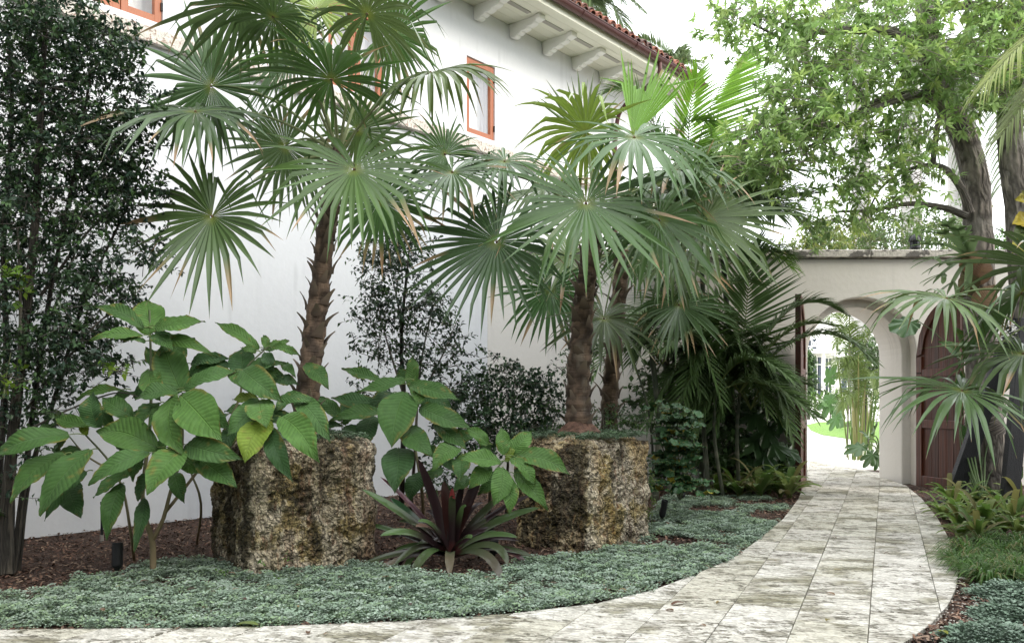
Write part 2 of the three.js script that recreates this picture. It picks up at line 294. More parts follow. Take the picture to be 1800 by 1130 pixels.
  const arc = []; for (let k = 0; k <= 10; k++) { const a = Math.PI + Math.PI * k / 10; arc.push([Math.cos(a) * .075, Math.sin(a) * .085]); } for (let k = 10; k >= 0; k--) { const a = Math.PI + Math.PI * k / 10; arc.push([Math.cos(a) * .069, Math.sin(a) * .078]); }
  const gs = new THREE.ExtrudeGeometry(new THREE.Shape(arc.map((p) => new THREE.Vector2(...p))), { depth: HX1 - HX0 + .5, bevelEnabled: false }); gs.rotateY(Math.PI / 2); gs.translate(HX0 - .25, HH + .14, 1.03);
  const gut = hp('gutter', gs, M.copper);
  for (let x = -5; x < 12.4; x += 1.65) { const ring = new THREE.TorusGeometry(.081, .009, 6, 14, Math.PI); ring.rotateZ(Math.PI); ring.rotateY(Math.PI / 2); ring.translate(x, HH + .14, 1.03); hp('gutter_strap', ring, M.copper, gut); }
  const lip = new THREE.CylinderGeometry(.012, .012, HX1 - HX0 + .5, 8); lip.rotateZ(Math.PI / 2); lip.translate((HX0 + HX1) / 2, HH + .142, 1.105); hp('gutter_bead', lip, M.copper, gut);
  const ds = new MB(); tube(ds, spline([V(10.75, HH + .08, 1.03), V(10.75, HH - .12, 1.02), V(10.75, HH - .3, .8), V(10.75, HH - .62, .2), V(10.75, HH - .85, .085), V(10.75, 3, .085), V(10.75, .1, .085)], 40), [.042, .042], 10); hp('downspout', ds.geo(), M.copper);
  // roof: deck, barrel tiles
  const pitch = 20 * Math.PI / 180, deck = box(HX1 - HX0 + .5, .05, 5.2, (HX0 + HX1) / 2, 0, -2.6); deck.rotateX(pitch); deck.translate(0, HH + .17, 1.0); hp('roof_deck', deck, M.mortar);
  const deck2 = box(HX1 - HX0 + .5, .05, 5.2, (HX0 + HX1) / 2, 0, 2.6); deck2.rotateX(-pitch); deck2.translate(0, HH + .17, -8.76); hp('roof_deck', deck2, M.mortar);
  for (const x of [HX0 + .15, HX1 - .15]) { const tri = new THREE.ExtrudeGeometry(new THREE.Shape([[-.9, 0], [8.7, 0], [3.9, 1.72]].map((p) => new THREE.Vector2(...p))), { depth: .28, bevelEnabled: false }); tri.rotateY(Math.PI / 2); tri.translate(x - .14, HH + .14, 0); hp('gable', metricUV(tri), M.stucco); }
  const half = []; for (let k = 0; k <= 8; k++) { const a = Math.PI * k / 8; half.push([Math.cos(a) * .088, Math.sin(a) * .085]); } for (let k = 8; k >= 0; k--) { const a = Math.PI * k / 8; half.push([Math.cos(a) * .072, Math.sin(a) * .069]); }
  const tg = new THREE.ExtrudeGeometry(new THREE.Shape(half.map((p) => new THREE.Vector2(...p))), { depth: .42, bevelEnabled: false }); tg.translate(0, 0, -.42); tg.rotateX(pitch);
  seed(31);
  for (let r = 0; r < 3; r++) for (let k = 0, x = -3.2; x < HX1 + .2; k++, x += .205) {
    const z0 = 1.06 - r * .33, o = hp('roof_tile', tg, M.tile[Math.floor(rnd() * 4)]);
    o.position.set(x + rr(-.008, .008), HH + .2 + (1.0 - z0) * Math.tan(pitch) + rr(-.004, .008) + (r === 0 ? .02 : .035), z0 + rr(-.02, .02)); o.rotation.y = rr(-.03, .03);
    if (r === 0) { const m = hp('mortar_plug', new THREE.SphereGeometry(.062, 6, 4), M.mortar, o); m.scale.set(1.1, .9, .5); m.position.set(0, .02, -.04); const un = hp('roof_tile', tg, M.tile[Math.floor(rnd() * 4)]); un.position.set(x + rr(-.01, .01), HH + .168, z0 + .0 + rr(-.02, .02)); un.scale.set(.96, .9, 1); }
  }
}

// ---------------------------------------------------------------- garden wall with the arched gateway
const WZ = 13.8, WT = 1.1, WTOP = 3.66, AX = 5.64, AR = .775, ASP = 2.12;     // wall front, thickness, height; arch centre, radius, springing
const gwall = thing('garden_wall', 'tall white stucco garden wall with arched gateway and stone coping', 'wall', V(AX, 0, -WZ));
{
  const arch = (r, sp) => { const p = [[AX + r, -.02], [AX + r, sp]]; for (let k = 1; k < 24; k++) p.push([AX + r * Math.cos(Math.PI * k / 24), sp + r * Math.sin(Math.PI * k / 24)]); p.push([AX - r, sp], [AX - r, -.02]); return p; };
  const outline = (r, sp) => new THREE.Shape([[-.45, -.02], ...arch(r, sp).reverse(), [9.5, -.02], [9.5, WTOP], [-.45, WTOP]].map((p) => new THREE.Vector2(...p)));
  const rebate = .22;
  const a = new THREE.ExtrudeGeometry(outline(AR, ASP), { depth: WT - rebate - .04, bevelEnabled: true, bevelThickness: .02, bevelSize: .02, bevelOffset: -.02, bevelSegments: 3, curveSegments: 1 }); a.translate(0, 0, -WZ - WT + .02);
  part(gwall, 'wall', metricUV(a), M.stuccoGate);
  const b = new THREE.ExtrudeGeometry(outline(AR + .13, ASP), { depth: rebate - .05, bevelEnabled: true, bevelThickness: .025, bevelSize: .025, bevelOffset: -.025, bevelSegments: 3, curveSegments: 1 }); b.translate(0, 0, -WZ - rebate + .024);
  part(gwall, 'wall', metricUV(b), M.stuccoGate);
  seed(12); let x = -.45; while (x < 9.5) { const l = Math.min(rr(1.3, 1.9), 9.5 - x); const g = metricUV(box(l - .008, .13, WT + .16, x + l / 2, WTOP + .068 + rr(-.004, .004), -WZ - WT / 2, .02)); part(gwall, 'coping_stone', g, M.coping); x += l; }
}
// gate leaves: each half of a round-headed door, swung open
function gateLeaf(hinge, free, label, mirror) {
  const t = thing('gate_leaf', label, 'gate', hinge.clone().setY(0), 'open wooden gate leaves');
  const v = free.clone().sub(hinge); t.rotation.y = Math.atan2(-v.z, v.x);
  const w = v.length(), sp = 2.06, R = w, top = (x) => sp + Math.sqrt(Math.max(0, R * R - (R - x) * (R - x))) * .93;  // x from the hinge
  const T = .06, add = (name, g, m, par = t) => { const o = new THREE.Mesh(g, m); o.name = name; par.add(o); return o; };
  const shape = (pts, depth, z, bev = .006) => { const g = new THREE.ExtrudeGeometry(new THREE.Shape(pts.map((p) => new THREE.Vector2(...p))), { depth: depth - 2 * bev, bevelEnabled: true, bevelThickness: bev, bevelSize: bev, bevelOffset: -bev, bevelSegments: 1 }); g.translate(0, 0, z + bev); const uv = g.attributes.uv, p = g.attributes.position; for (let i = 0; i < p.count; i++) uv.setXY(i, p.getX(i) * 1.1, p.getY(i) * .5); return g; };
  const fw = .13, seq = (a, b, n = 14) => Array.from({ length: n + 1 }, (_, i) => lerp(a, b, i / n));
  const inner = (x) => { const r = R - fw; const d = R - x; return sp + Math.sqrt(Math.max(0, r * r - d * d)) * .93; };
  // planks behind the frame
  const n = 6; for (let k = 0; k < n; k++) { const a = .003 + k * (w - .006) / n, b = .003 + (k + 1) * (w - .006) / n - .004; add('plank', shape([[a, .01], [b, .01], ...seq(b, a, 4).map((x) => [x, top(x) - .004])], .0255, -.01275, .003), M.wood[k % 3]); }
  for (const side of [1, -1]) {
    const z = side > 0 ? .013 : -.013 - .03;
    add('hinge_stile', shape([[0, 0], [fw, 0], [fw, sp], [0, sp]], .03, z), M.wood[0]);
    add('arched_head', shape([...seq(0, w).map((x) => [x, top(x)]), ...seq(w, fw + .001).map((x) => [x, inner(x)])], .03, z), M.wood[1]);
    add('lock_stile', shape([[w - .07, 0], [w, 0], [w, inner(w) - .002], [w - .07, inner(w - .07) - .002]], .0285, z), M.wood[1]);
    for (const [y, h] of [[0, .17], [.93, .13], [1.74, .12]]) { const rail = add('rail', shape([[fw + .001, y], [w - .071, y], [w - .071, y + h], [fw + .001, y + h]], .029, z), M.wood[0]); if (y) for (const bx of [.03, .07, .11]) { const g = new THREE.SphereGeometry(.013, 8, 6); g.translate(bx, y + h / 2, side > 0 ? z + .03 : z); add('bolt', g, M.black, rail); } }
  }
  return t;
}
gateLeaf(V(4.7, 0, -13.74), V(4.31, 0, -12.84), 'narrow edge-on wooden gate leaf standing open on the left of the archway');
gateLeaf(V(6.53, 0, -13.7), V(6.73, 0, -12.74), 'dark mahogany arched gate leaf folded back on the right of the archway');
{                                                             // lantern-like black finial on the coping
  const p = at(1609, 446, 14.2); const base = V(p.x, WTOP + .133, -14.2);
  const t = thing('cap_lantern', 'small black domed metal lantern on top of the garden wall', 'lantern', base);
  const add = (name, g, parent = t) => { const o = new THREE.Mesh(g, M.black); o.name = name; parent.add(o); return o; };
  add('foot', new THREE.LatheGeometry([[0, 0], [.07, 0], [.07, .03], [.055, .06], [.055, .09], [.085, .1], [.085, .12], [0, .12]].map((q) => new THREE.Vector2(...q)), 20));
  for (let k = 0; k < 8; k++) { const g = box(.014, .1, .014, .072, .17, 0); g.rotateY(k * Math.PI / 4); add('bar', g); }
  const core = add('glass_body', new THREE.CylinderGeometry(.06, .06, .1, 18).translate(0, .17, 0)); core.material = std({ color: 0x2c3036, roughness: .25 });
  add('dome', new THREE.LatheGeometry([[0, .33], [.03, .325], [.065, .3], [.09, .26], [.098, .225], [.098, .215], [0, .215]].map((q) => new THREE.Vector2(...q)), 20));
  for (let k = 0; k < 4; k++) { const g = new THREE.TorusGeometry(.1, .007, 5, 12, Math.PI); g.scale(1, 1.12, 1); g.translate(0, .218, 0); g.rotateY(k * Math.PI / 4); add('rib', g); }
}

// ---------------------------------------------------------------- coral stone blocks
function block(corner, u, v, su, sv, h, label, sd, faceTint, ochre) {
  const base = V(corner[0], 0, -corner[1]); const t = thing('coral_stone_block', label, 'stone block', base, 'rough coral stone blocks');
  const n = 105, mb = new MB(), O = V(corner[0], 0, -corner[1]), U = V(u[0], 0, -u[1]), W = V(v[0], 0, -v[1]);
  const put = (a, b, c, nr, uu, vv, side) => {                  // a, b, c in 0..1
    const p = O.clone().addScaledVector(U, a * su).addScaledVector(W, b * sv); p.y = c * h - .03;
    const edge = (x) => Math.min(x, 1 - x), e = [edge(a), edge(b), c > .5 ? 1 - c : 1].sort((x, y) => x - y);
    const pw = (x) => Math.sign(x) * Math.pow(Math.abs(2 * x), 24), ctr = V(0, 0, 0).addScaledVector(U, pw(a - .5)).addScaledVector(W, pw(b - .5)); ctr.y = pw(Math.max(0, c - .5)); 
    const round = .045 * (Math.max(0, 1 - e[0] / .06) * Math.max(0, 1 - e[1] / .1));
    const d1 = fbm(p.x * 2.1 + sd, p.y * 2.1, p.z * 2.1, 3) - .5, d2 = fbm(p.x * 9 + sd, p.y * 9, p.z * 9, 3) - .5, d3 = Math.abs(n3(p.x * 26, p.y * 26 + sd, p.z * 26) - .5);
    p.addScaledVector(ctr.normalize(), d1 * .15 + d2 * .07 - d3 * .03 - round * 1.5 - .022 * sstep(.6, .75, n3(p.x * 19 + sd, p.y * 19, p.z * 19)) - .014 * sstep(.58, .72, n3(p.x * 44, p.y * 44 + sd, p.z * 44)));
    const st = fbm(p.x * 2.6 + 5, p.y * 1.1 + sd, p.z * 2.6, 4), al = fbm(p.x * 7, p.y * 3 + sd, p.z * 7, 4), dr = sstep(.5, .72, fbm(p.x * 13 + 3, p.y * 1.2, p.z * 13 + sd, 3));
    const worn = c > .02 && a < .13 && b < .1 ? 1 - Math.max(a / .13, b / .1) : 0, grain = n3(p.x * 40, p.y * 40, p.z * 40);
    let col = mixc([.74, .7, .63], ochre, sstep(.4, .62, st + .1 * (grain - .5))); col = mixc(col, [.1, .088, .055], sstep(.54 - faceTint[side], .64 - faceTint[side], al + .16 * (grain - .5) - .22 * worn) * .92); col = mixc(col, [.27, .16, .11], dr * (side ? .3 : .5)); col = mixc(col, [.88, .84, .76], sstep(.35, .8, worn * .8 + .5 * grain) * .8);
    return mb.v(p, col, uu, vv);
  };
  const face = (fn, w, hh, side) => { const nu = Math.round(n * w), nv = Math.round(n * hh), id = []; for (let j = 0; j <= nv; j++) for (let i = 0; i <= nu; i++) { const [a, b, c] = fn(i / nu, j / nv); id.push(put(a, b, c, null, i / nu * w, j / nv * hh, side)); } for (let j = 0; j < nv; j++) for (let i = 0; i < nu; i++) { const k = j * (nu + 1) + i; mb.q(id[k], id[k + 1], id[k + nu + 2], id[k + nu + 1]); } };
  face((x, y) => [x, 0, y], su, h, 0);                          // the right-hand face, along u
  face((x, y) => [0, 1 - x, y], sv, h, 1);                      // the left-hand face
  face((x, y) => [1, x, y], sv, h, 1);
  face((x, y) => [1 - x, 1, y], su, h, 0);
  face((x, y) => [x, y, 1], su, sv, 2);
  part(t, 'rock', mb, M.coral);
  return t;
}
const B1 = { c: [-2.01, 6.6], u: [.8, .6], v: [-.6, .8], su: 1.12, sv: 1.15, h: 1.09 }, B2 = { c: [.713, 7.64], u: [.6, .8], v: [-.8, .6], su: 1.2, sv: .93, h: 1.05 };
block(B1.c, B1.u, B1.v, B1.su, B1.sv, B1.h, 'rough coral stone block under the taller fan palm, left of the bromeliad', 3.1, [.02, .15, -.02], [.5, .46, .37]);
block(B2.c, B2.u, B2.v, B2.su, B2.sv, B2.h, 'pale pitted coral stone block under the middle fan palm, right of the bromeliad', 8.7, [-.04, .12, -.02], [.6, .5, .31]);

// ---------------------------------------------------------------- plant builders
const PAL = { fan: [.078, .14, .042], fanBright: [.16, .27, .04], hub: [.17, .2, .03], dead: [.42, .27, .15] };
const ortho = (A, N) => { A = A.clone().normalize(); const X = V(0, 0, 0).crossVectors(A, N).normalize(); return [A, X, V(0, 0, 0).crossVectors(X, A).normalize()]; };
function fan(mb, H, A0, N0, R, o = {}) {                        // a pleated fan: hub, axis away from the stalk, upper side
  const [A, X, N] = ortho(A0, N0), n = o.n ?? 36, spread = (o.spread ?? 338) * Math.PI / 180, droop = (o.droop ?? .35) * 1.4, cup = o.cup ?? .1, join = o.join ?? .37, col = o.col ?? PAL.fan, brown = o.brown ?? .16, mood = [rr(.82, 1.2), rr(.88, 1.12), rr(.75, 1.2)], dl = spread / n / 2;
  const fr = [.02, .12, .28, join, join + .14, .72, .86, .95, 1], pl = o.fold ?? .55;
  for (let i = 0; i < n; i++) {
    const a = (-.5 + (i + .5) / n) * spread, dir = A.clone().multiplyScalar(Math.cos(a)).addScaledVector(X, Math.sin(a)), tan = A.clone().multiplyScalar(-Math.sin(a)).addScaledVector(X, Math.cos(a));
    const back = Math.max(0, -Math.cos(a)), L = R * (.74 + .26 * Math.cos(a * .5)) * rr(.84, 1.07), g = droop * rr(.3, 1.75) * (1 + .4 * back), lean = gauss() * .06, tw = gauss() * 1.5, tone = rr(.82, 1.18), dead = rnd() < brown ? rr(.12, .4) : rr(.0, .05), kink = rnd() < .28 ? rr(.6, 1.8) : 0, kr = rr(.62, .8);
    let prev = null, pos = H.clone(), last = 0;
    for (const f of fr) {
      const r = f * L, s = Math.max(0, (f - join) / (1 - join));
      const d = dir.clone().addScaledVector(N, cup * (1 - f * .6) + .3 * back * (o.lift ?? .4)).addScaledVector(tan, lean * s * 2);
      d.y -= g * Math.pow(f, 1.7) * 1.5 + (f > kr ? kink : 0); d.normalize();
      pos.addScaledVector(d, r - last); last = r;
      const wj = join * L * Math.tan(dl), w = f <= join ? r * Math.tan(dl) : wj * (1 + .2 * Math.sin(s * 3.1)) * (1 - Math.pow(s, 1.5)) + .0008;
      const T = tan.clone().multiplyScalar(Math.cos(tw * s)).addScaledVector(N, Math.sin(tw * s)).normalize(), q = pos.clone().addScaledVector(N, -pl * w);
      let c = mulc([col[0] * mood[0], col[1] * mood[1], col[2] * mood[2]], tone); c = mixc(PAL.hub, c, sstep(.0, .075, f)); if (f > 1 - dead) c = mixc(c, PAL.dead, rr(.6, 1)); 
      const c2 = mulc(c, 1.12), row = [mb.v(pos.clone().addScaledVector(T, -w), c), mb.v(q, c2), mb.v(q, c2), mb.v(pos.clone().addScaledVector(T, w), c)];
      if (prev) { mb.q(prev[0], prev[1], row[1], row[0]); mb.q(prev[2], prev[3], row[3], row[2]); }
      prev = row;
    }
  }
}
// one frond of a fan palm: blade with its stalk as a sub-part
function frond(t, C, hub, A, N, R, o = {}) {
  const mb = new MB(); fan(mb, hub, A, N, R, o); const b = part(t, 'frond', mb, M.fan);
  const st = new MB(), out = hub.clone().sub(C), mid = C.clone().addScaledVector(out, .5).add(V(0, (o.arch ?? .25) * out.length(), 0));
  tube(st, bez(C, mid, hub, 10), [.014, .007], 6, (k) => mixc([.2, .22, .1], [.1, .15, .05], k)); part(b, 'stalk', st, M.stem);
  const k = new MB(); tube(k, [hub.clone().addScaledVector(N.clone().normalize(), -.005), hub.clone().addScaledVector(N.clone().normalize(), .014)], [.014, .008], 7, [.13, .08, .03]); part(b, 'hastula', k, M.stem);
}
const bootGeo = (() => { const mb = new MB(), prev = []; for (let j = 0; j <= 4; j++) { const s = j / 4, w = .036 * (1 - s * .8), out = .008 + .035 * s * s; const row = [-1, 0, 1].map((k) => mb.v(V(k * w, -.035 + .1 * s, out + (k ? -.012 * (1 - s) : .004)), mixc([.06, .04, .028], [.24, .19, .14], s))); if (prev.length) { const p = prev.pop(); for (let k = 0; k < 2; k++) mb.q(p[k], p[k + 1], row[k + 1], row[k]); } prev.push(row); } const g = mb.geo(); return local(g); })();
function fanTrunk(t, pts, r0, r1, boots, sd) {
  seed(sd); const path = spline(pts, 110), mb = new MB(); let ph = 0;
  tube(mb, path, (k) => lerp(r0, r1, k) * (1 + .06 * Math.sin(k * 95) + .03 * Math.sin(k * 230)), 22, (k, a) => { const f = fbm(a * 1.7, k * 28, sd, 4), g = fbm(Math.cos(a) * 2, k * 8, Math.sin(a) * 2 + sd, 3); let c = mixc([.05, .034, .024], [.17, .115, .078], sstep(.32, .68, f)); return mixc(c, [.26, .22, .17], sstep(.6, .75, g) * .6); }, .16);
  part(t, 'trunk', mb, M.fibre);
  for (let k = 0; k < boots; k++) {
    ph += 2.4 + rr(-.2, .2); const s = .04 + .95 * k / boots, i = Math.min(path.length - 2, Math.floor(s * (path.length - 1))), p = path[i].clone().lerp(path[i + 1], s * (path.length - 1) - i), r = lerp(r0, r1, s), o = new THREE.Mesh(bootGeo, M.fibre); o.name = 'old_leaf_base';
    o.position.copy(p).addScaledVector(V(Math.sin(ph), 0, Math.cos(ph)), r * .93).sub(t.position); o.rotation.set(rr(-.15, .25), ph, rr(-.3, .3), 'YXZ'); const q = rr(.9, 1.6); o.scale.set(q * (r0 / .1), q * rr(.8, 1.2), q * rr(.9, 1.7)); t.add(o);
  }
}
function rootMound(t, c, r, h, sd) { seed(sd); const mb = new MB(), nr = 14, ns = 40; let prev; for (let j = 0; j <= nr; j++) { const s = j / nr, row = []; for (let k = 0; k <= ns; k++) { const a = (k % ns) / ns * 6.283, w = r * (.28 + .72 * s) * (1 + .35 * (fbm(Math.cos(a) * 2.5 + sd, s * 4, Math.sin(a) * 2.5, 3) - .5)), y = h * Math.pow(1 - s, 1.3) * (1 + .4 * (fbm(Math.cos(a) * 5, s * 6 + sd, Math.sin(a) * 5, 3) - .5)); row.push(mb.v(V(c.x + Math.cos(a) * w, c.y + y - .03, c.z + Math.sin(a) * w), mixc([.09, .05, .035], [.24, .13, .09], rnd()), k / ns * 2, s)); } if (prev) for (let k = 0; k < ns; k++) mb.q(prev[k], prev[k + 1], row[k + 1], row[k]); prev = row; } part(t, 'root_mound', mb, M.fibre); }

function leaflet(mb, p0, dir, up, L, W, droop, col, rows = 5) {
  let prev, pos = p0.clone(), side = V(0, 0, 0).crossVectors(dir, up).normalize(), nn = V(0, 0, 0).crossVectors(side, dir).normalize();
  for (let j = 0; j <= rows; j++) {
    const s = j / rows; if (j) { const d = dir.clone(); d.y -= droop * s * s * 1.6; d.normalize(); pos.addScaledVector(d, L / rows); }
    const w = W * (j === 0 ? .35 : Math.pow(1 - s, .75) * (1 + .2 * Math.sin(s * 3.1))) + .0006, q = pos.clone().addScaledVector(nn, -.35 * w), c = mulc(col, 1 - .08 * s);
    const row = [mb.v(pos.clone().addScaledVector(side, -w), c), mb.v(q, c), mb.v(q, c), mb.v(pos.clone().addScaledVector(side, w), c)];
    if (prev) { mb.q(prev[0], prev[1], row[1], row[0]); mb.q(prev[2], prev[3], row[3], row[2]); } prev = row;
  }
}
function pinnate(mb, a, b, c, o = {}) {                         // a feather frond along a curved midrib
  const n = o.n ?? 34, len = o.len ?? .45, W = o.w ?? .016, vee = o.vee ?? .25, droop = o.droop ?? .5, col = o.col ?? [.06, .12, .03], pts = bez(a, b, c, 40), ref = o.up ?? UP, sides = o.sides ?? [1, -1];
  tube(mb, pts.filter((_, i) => i % 4 === 0), [o.r ?? .011, .003], 5, mulc(o.rib ?? [.16, .2, .06], 1));
  for (let i = 0; i < n; i++) {
    const s = (o.from ?? .14) + (1 - (o.from ?? .14)) * (i + .5) / n, k = Math.min(39, Math.floor(s * 40)), p = pts[k].clone().lerp(pts[k + 1], s * 40 - k), T = pts[k + 1].clone().sub(pts[k]).normalize(), S = V(0, 0, 0).crossVectors(T, ref).normalize(), U = V(0, 0, 0).crossVectors(S, T).normalize(), th = lerp(1.2, .45, Math.pow(s, 1.4)) * rr(.92, 1.08);
    for (const sg of sides) leaflet(mb, p, T.clone().multiplyScalar(Math.cos(th)).addScaledVector(S, sg * Math.sin(th)).addScaledVector(U, vee * rr(.7, 1.3)).normalize(), U, len * (.45 + .75 * Math.sin(Math.PI * Math.min(1, .15 + .8 * s))) * rr(.88, 1.08), W, droop * rr(.6, 1.4), mulc(col, rr(.8, 1.2)));
  }
}
function strap(mb, a, b, c, W, colTop, o = {}) {                // a strap leaf bent over a curve
  const n = o.n ?? 14, pts = bez(a, b, c, n), tw = o.twist ?? 0; let prev;
  for (let i = 0; i <= n; i++) {
    const s = i / n, T = pts[Math.min(n, i + 1)].clone().sub(pts[Math.max(0, i - 1)]).normalize(); let S = V(0, 0, 0).crossVectors(T, o.ref ?? (Math.abs(T.y) > .97 ? V(0, 0, 1) : UP)).normalize(); S.applyAxisAngle(T, tw * s + (o.roll ?? 0)); const U = V(0, 0, 0).crossVectors(S, T);
    const w = W * (o.even ? 1 : (.55 + .6 * Math.sin(Math.PI * Math.min(1, .12 + s * .72)))) * (s > .72 ? Math.sqrt(Math.max(0, 1 - Math.pow((s - .72) / .28, 2))) : 1) + .0006, col = typeof colTop === 'function' ? colTop(s) : colTop;
    const row = [-1, 0, 1].map((k) => mb.v(pts[i].clone().addScaledVector(S, k * w).addScaledVector(U, k ? .22 * w : -.12 * w), col, (k + 1) / 2, s)); if (prev) for (let k = 0; k < 2; k++) mb.q(prev[k], prev[k + 1], row[k + 1], row[k]); prev = row;
  }
}
// small folded leaves
function tinyLeaf(mb, p, d, nrm, L, W, col) {
  const S = V(0, 0, 0).crossVectors(d, nrm).normalize(), m = p.clone().addScaledVector(d, L * .45), c = mulc(col, 1), e = p.clone().addScaledVector(d, L).addScaledVector(nrm, -.12 * L);
  const a = mb.v(p, c), l = mb.v(m.clone().addScaledVector(S, -W).addScaledVector(nrm, .3 * W), c), r = mb.v(m.clone().addScaledVector(S, W).addScaledVector(nrm, .3 * W), c), q = mb.v(m, c), t = mb.v(e, c); mb.t(a, q, l); mb.t(a, r, q); mb.t(q, t, l); mb.t(q, r, t);
}
const rdir = () => { const z = rr(-1, 1), a = rr(0, 6.283), s = Math.sqrt(1 - z * z); return V(Math.cos(a) * s, z, Math.sin(a) * s); };
function leafCloud(mb, blobs, o) {                              // twigs full of leaves inside blobs [px, py, depth, rx, ry, rz, twigs]
  const tw = o.wood;
  for (const bl of blobs) {
    const W = bl[0].isVector3, [px, py, d, rx, ry, rz, count] = W ? [0, 0, F, ...bl.slice(1)] : bl, c = W ? bl[0] : at(px, py, d), k = d / F;
    for (let i = 0; i < count; i++) {
      const u = rdir().multiplyScalar(Math.pow(rnd(), .45)), p = c.clone().add(V(u.x * rx * k, u.y * ry * k, u.z * (rz ?? rx * k)));
      const dir = rdir(); dir.y = dir.y * .5 + (o.rise ?? .1); dir.addScaledVector(u, .6).normalize();
      const tl = o.twig * rr(.6, 1.3), e = p.clone().addScaledVector(dir, tl); e.y -= tl * .15;
      if (tw && rnd() < (o.twigShare ?? .5)) tube(tw, [p.clone().addScaledVector(dir, -tl * .8), p, e], [o.twigR ?? .004, .0015], 4, o.twigCol ?? [.1, .085, .065], 0, false);
      const base = mulc(o.cols[Math.floor(rnd() * o.cols.length)], rr(.75, 1.25)), n = Math.round(o.per * rr(.7, 1.3));
      for (let j = 0; j < n; j++) {
        const s = o.rosette ? rr(.7, 1) : (j + .5) / n, q = p.clone().lerp(e, s), side = rdir().addScaledVector(dir, o.rosette ? .35 : .45).normalize(); side.y -= o.hang ?? .1; side.normalize();
        const nn = UP.clone().multiplyScalar(o.flat ?? .9).add(rdir().multiplyScalar(.7)).normalize(); tinyLeaf(mb, q, side, nn, o.len * rr(.7, 1.2), o.len * o.wid * rr(.8, 1.2), mulc(base, rr(.8, 1.2)));
      }
    }
  }
}
function limbs(mb, list, col, seg = 7, bump = .1, mesh = 18) { for (const [pts, r0, r1] of list) tube(mb, spline(pts, mesh), [r0, r1], seg, col, bump); }
const pxs = (list, d) => list.map((p) => at(p[0], p[1], p[2] ?? d));

// a large corrugated leaf, its own mesh
const bigLeafMat = (() => {
  const vein = (u, v) => { const a = Math.abs(u - .5) * 2, ph = (v * 15 - a * 2.2); const w = Math.abs(ph - Math.round(ph)); return [a, w]; };
  const map = tex(256, 512, (u, v) => { const [a, w] = vein(u, v), mid = 1 - sstep(.015, .05, a), vn = (1 - sstep(.03, .11, w)) * .5, spot = sstep(.72, .8, tf(u, v, 14, 3, 5)), k = .86 + .16 * tf(u, v, 10, 3, 4); let c = [k, k, k]; c = mixc(c, [1, 1, .9], Math.max(mid * .75, vn * .28)); return mixc(c, [.95, .8, .45], spot * .3); });
  const bump = grey(256, 512, (u, v) => { const [a, w] = vein(u, v); return Math.min(sstep(.0, .06, a), .35 + .65 * Math.sqrt(Math.min(1, w * 2))) * .9 + .1 * tf(u, v, 40, 2, 3); });
  return leafy(.92, .22, .22, .4, { map, bumpMap: bump, bumpScale: .007 });
})();
function bigLeaf(t, base, tip, W, N0, col, o = {}) {
  const A = tip.clone().sub(base), L = A.length(), mb = new MB(), nv = 22, nu = 8, droop = o.droop ?? .25; const [a, X, N] = ortho(A, N0); let prev, edge = rr(0, 9), curl = rr(.15, .5), sway = gauss() * .12;
  for (let j = 0; j <= nv; j++) {
    const s = j / nv, w = W * .5 * Math.pow(Math.sin(Math.PI * Math.min(1, .03 + Math.pow(s, .85) * .97)), .72) * (s > .7 ? 1 - .55 * Math.pow((s - .7) / .3, 1.3) : 1), row = [];
    const c = base.clone().addScaledVector(a, L * s).addScaledVector(X, sway * L * Math.sin(s * 3.14)).addScaledVector(N, L * droop * (Math.sin(s * 3.14) * .55));
    for (let i = 0; i <= nu; i++) { const u = i / nu * 2 - 1, ph = s * 15 - Math.abs(u) * 2.2, z = Math.abs(u) * w * curl * .55 + .005 * Math.cos(ph * 6.283) * Math.min(1, Math.abs(u) * 3) + .012 * Math.sin(edge + s * 11 + u * 2) * Math.abs(u); const sick = Math.abs(u) > .8 && n3(s * 7 + edge * 3, u * 2, edge) > .66 ? .7 : n3(s * 9, u * 4, edge * 2) > .9 ? .5 : 0; row.push(mb.v(c.clone().addScaledVector(X, u * w * (Math.abs(u) > .9 ? 1 - .12 * Math.max(0, n3(s * 12, edge, u) - .5) : 1)).addScaledVector(N, z), mixc(mulc(col, 1), [.26, .2, .05], sick), i / nu, s)); }
    if (prev) for (let i = 0; i < nu; i++) mb.q(prev[i], prev[i + 1], row[i + 1], row[i]); prev = row;
  }
  const m = part(t, 'leaf', mb, o.mat ?? bigLeafMat);
  if (o.stalk) { const st = new MB(); tube(st, bez(o.stalk, base.clone().lerp(o.stalk, .5).add(V(0, .015, 0)), base.clone().addScaledVector(a, L * .04), 6), [.005, .0035], 5, mixc(col, [.2, .22, .08], .5)); part(m, 'leaf_stalk', st, M.stem); }
  return m;
}

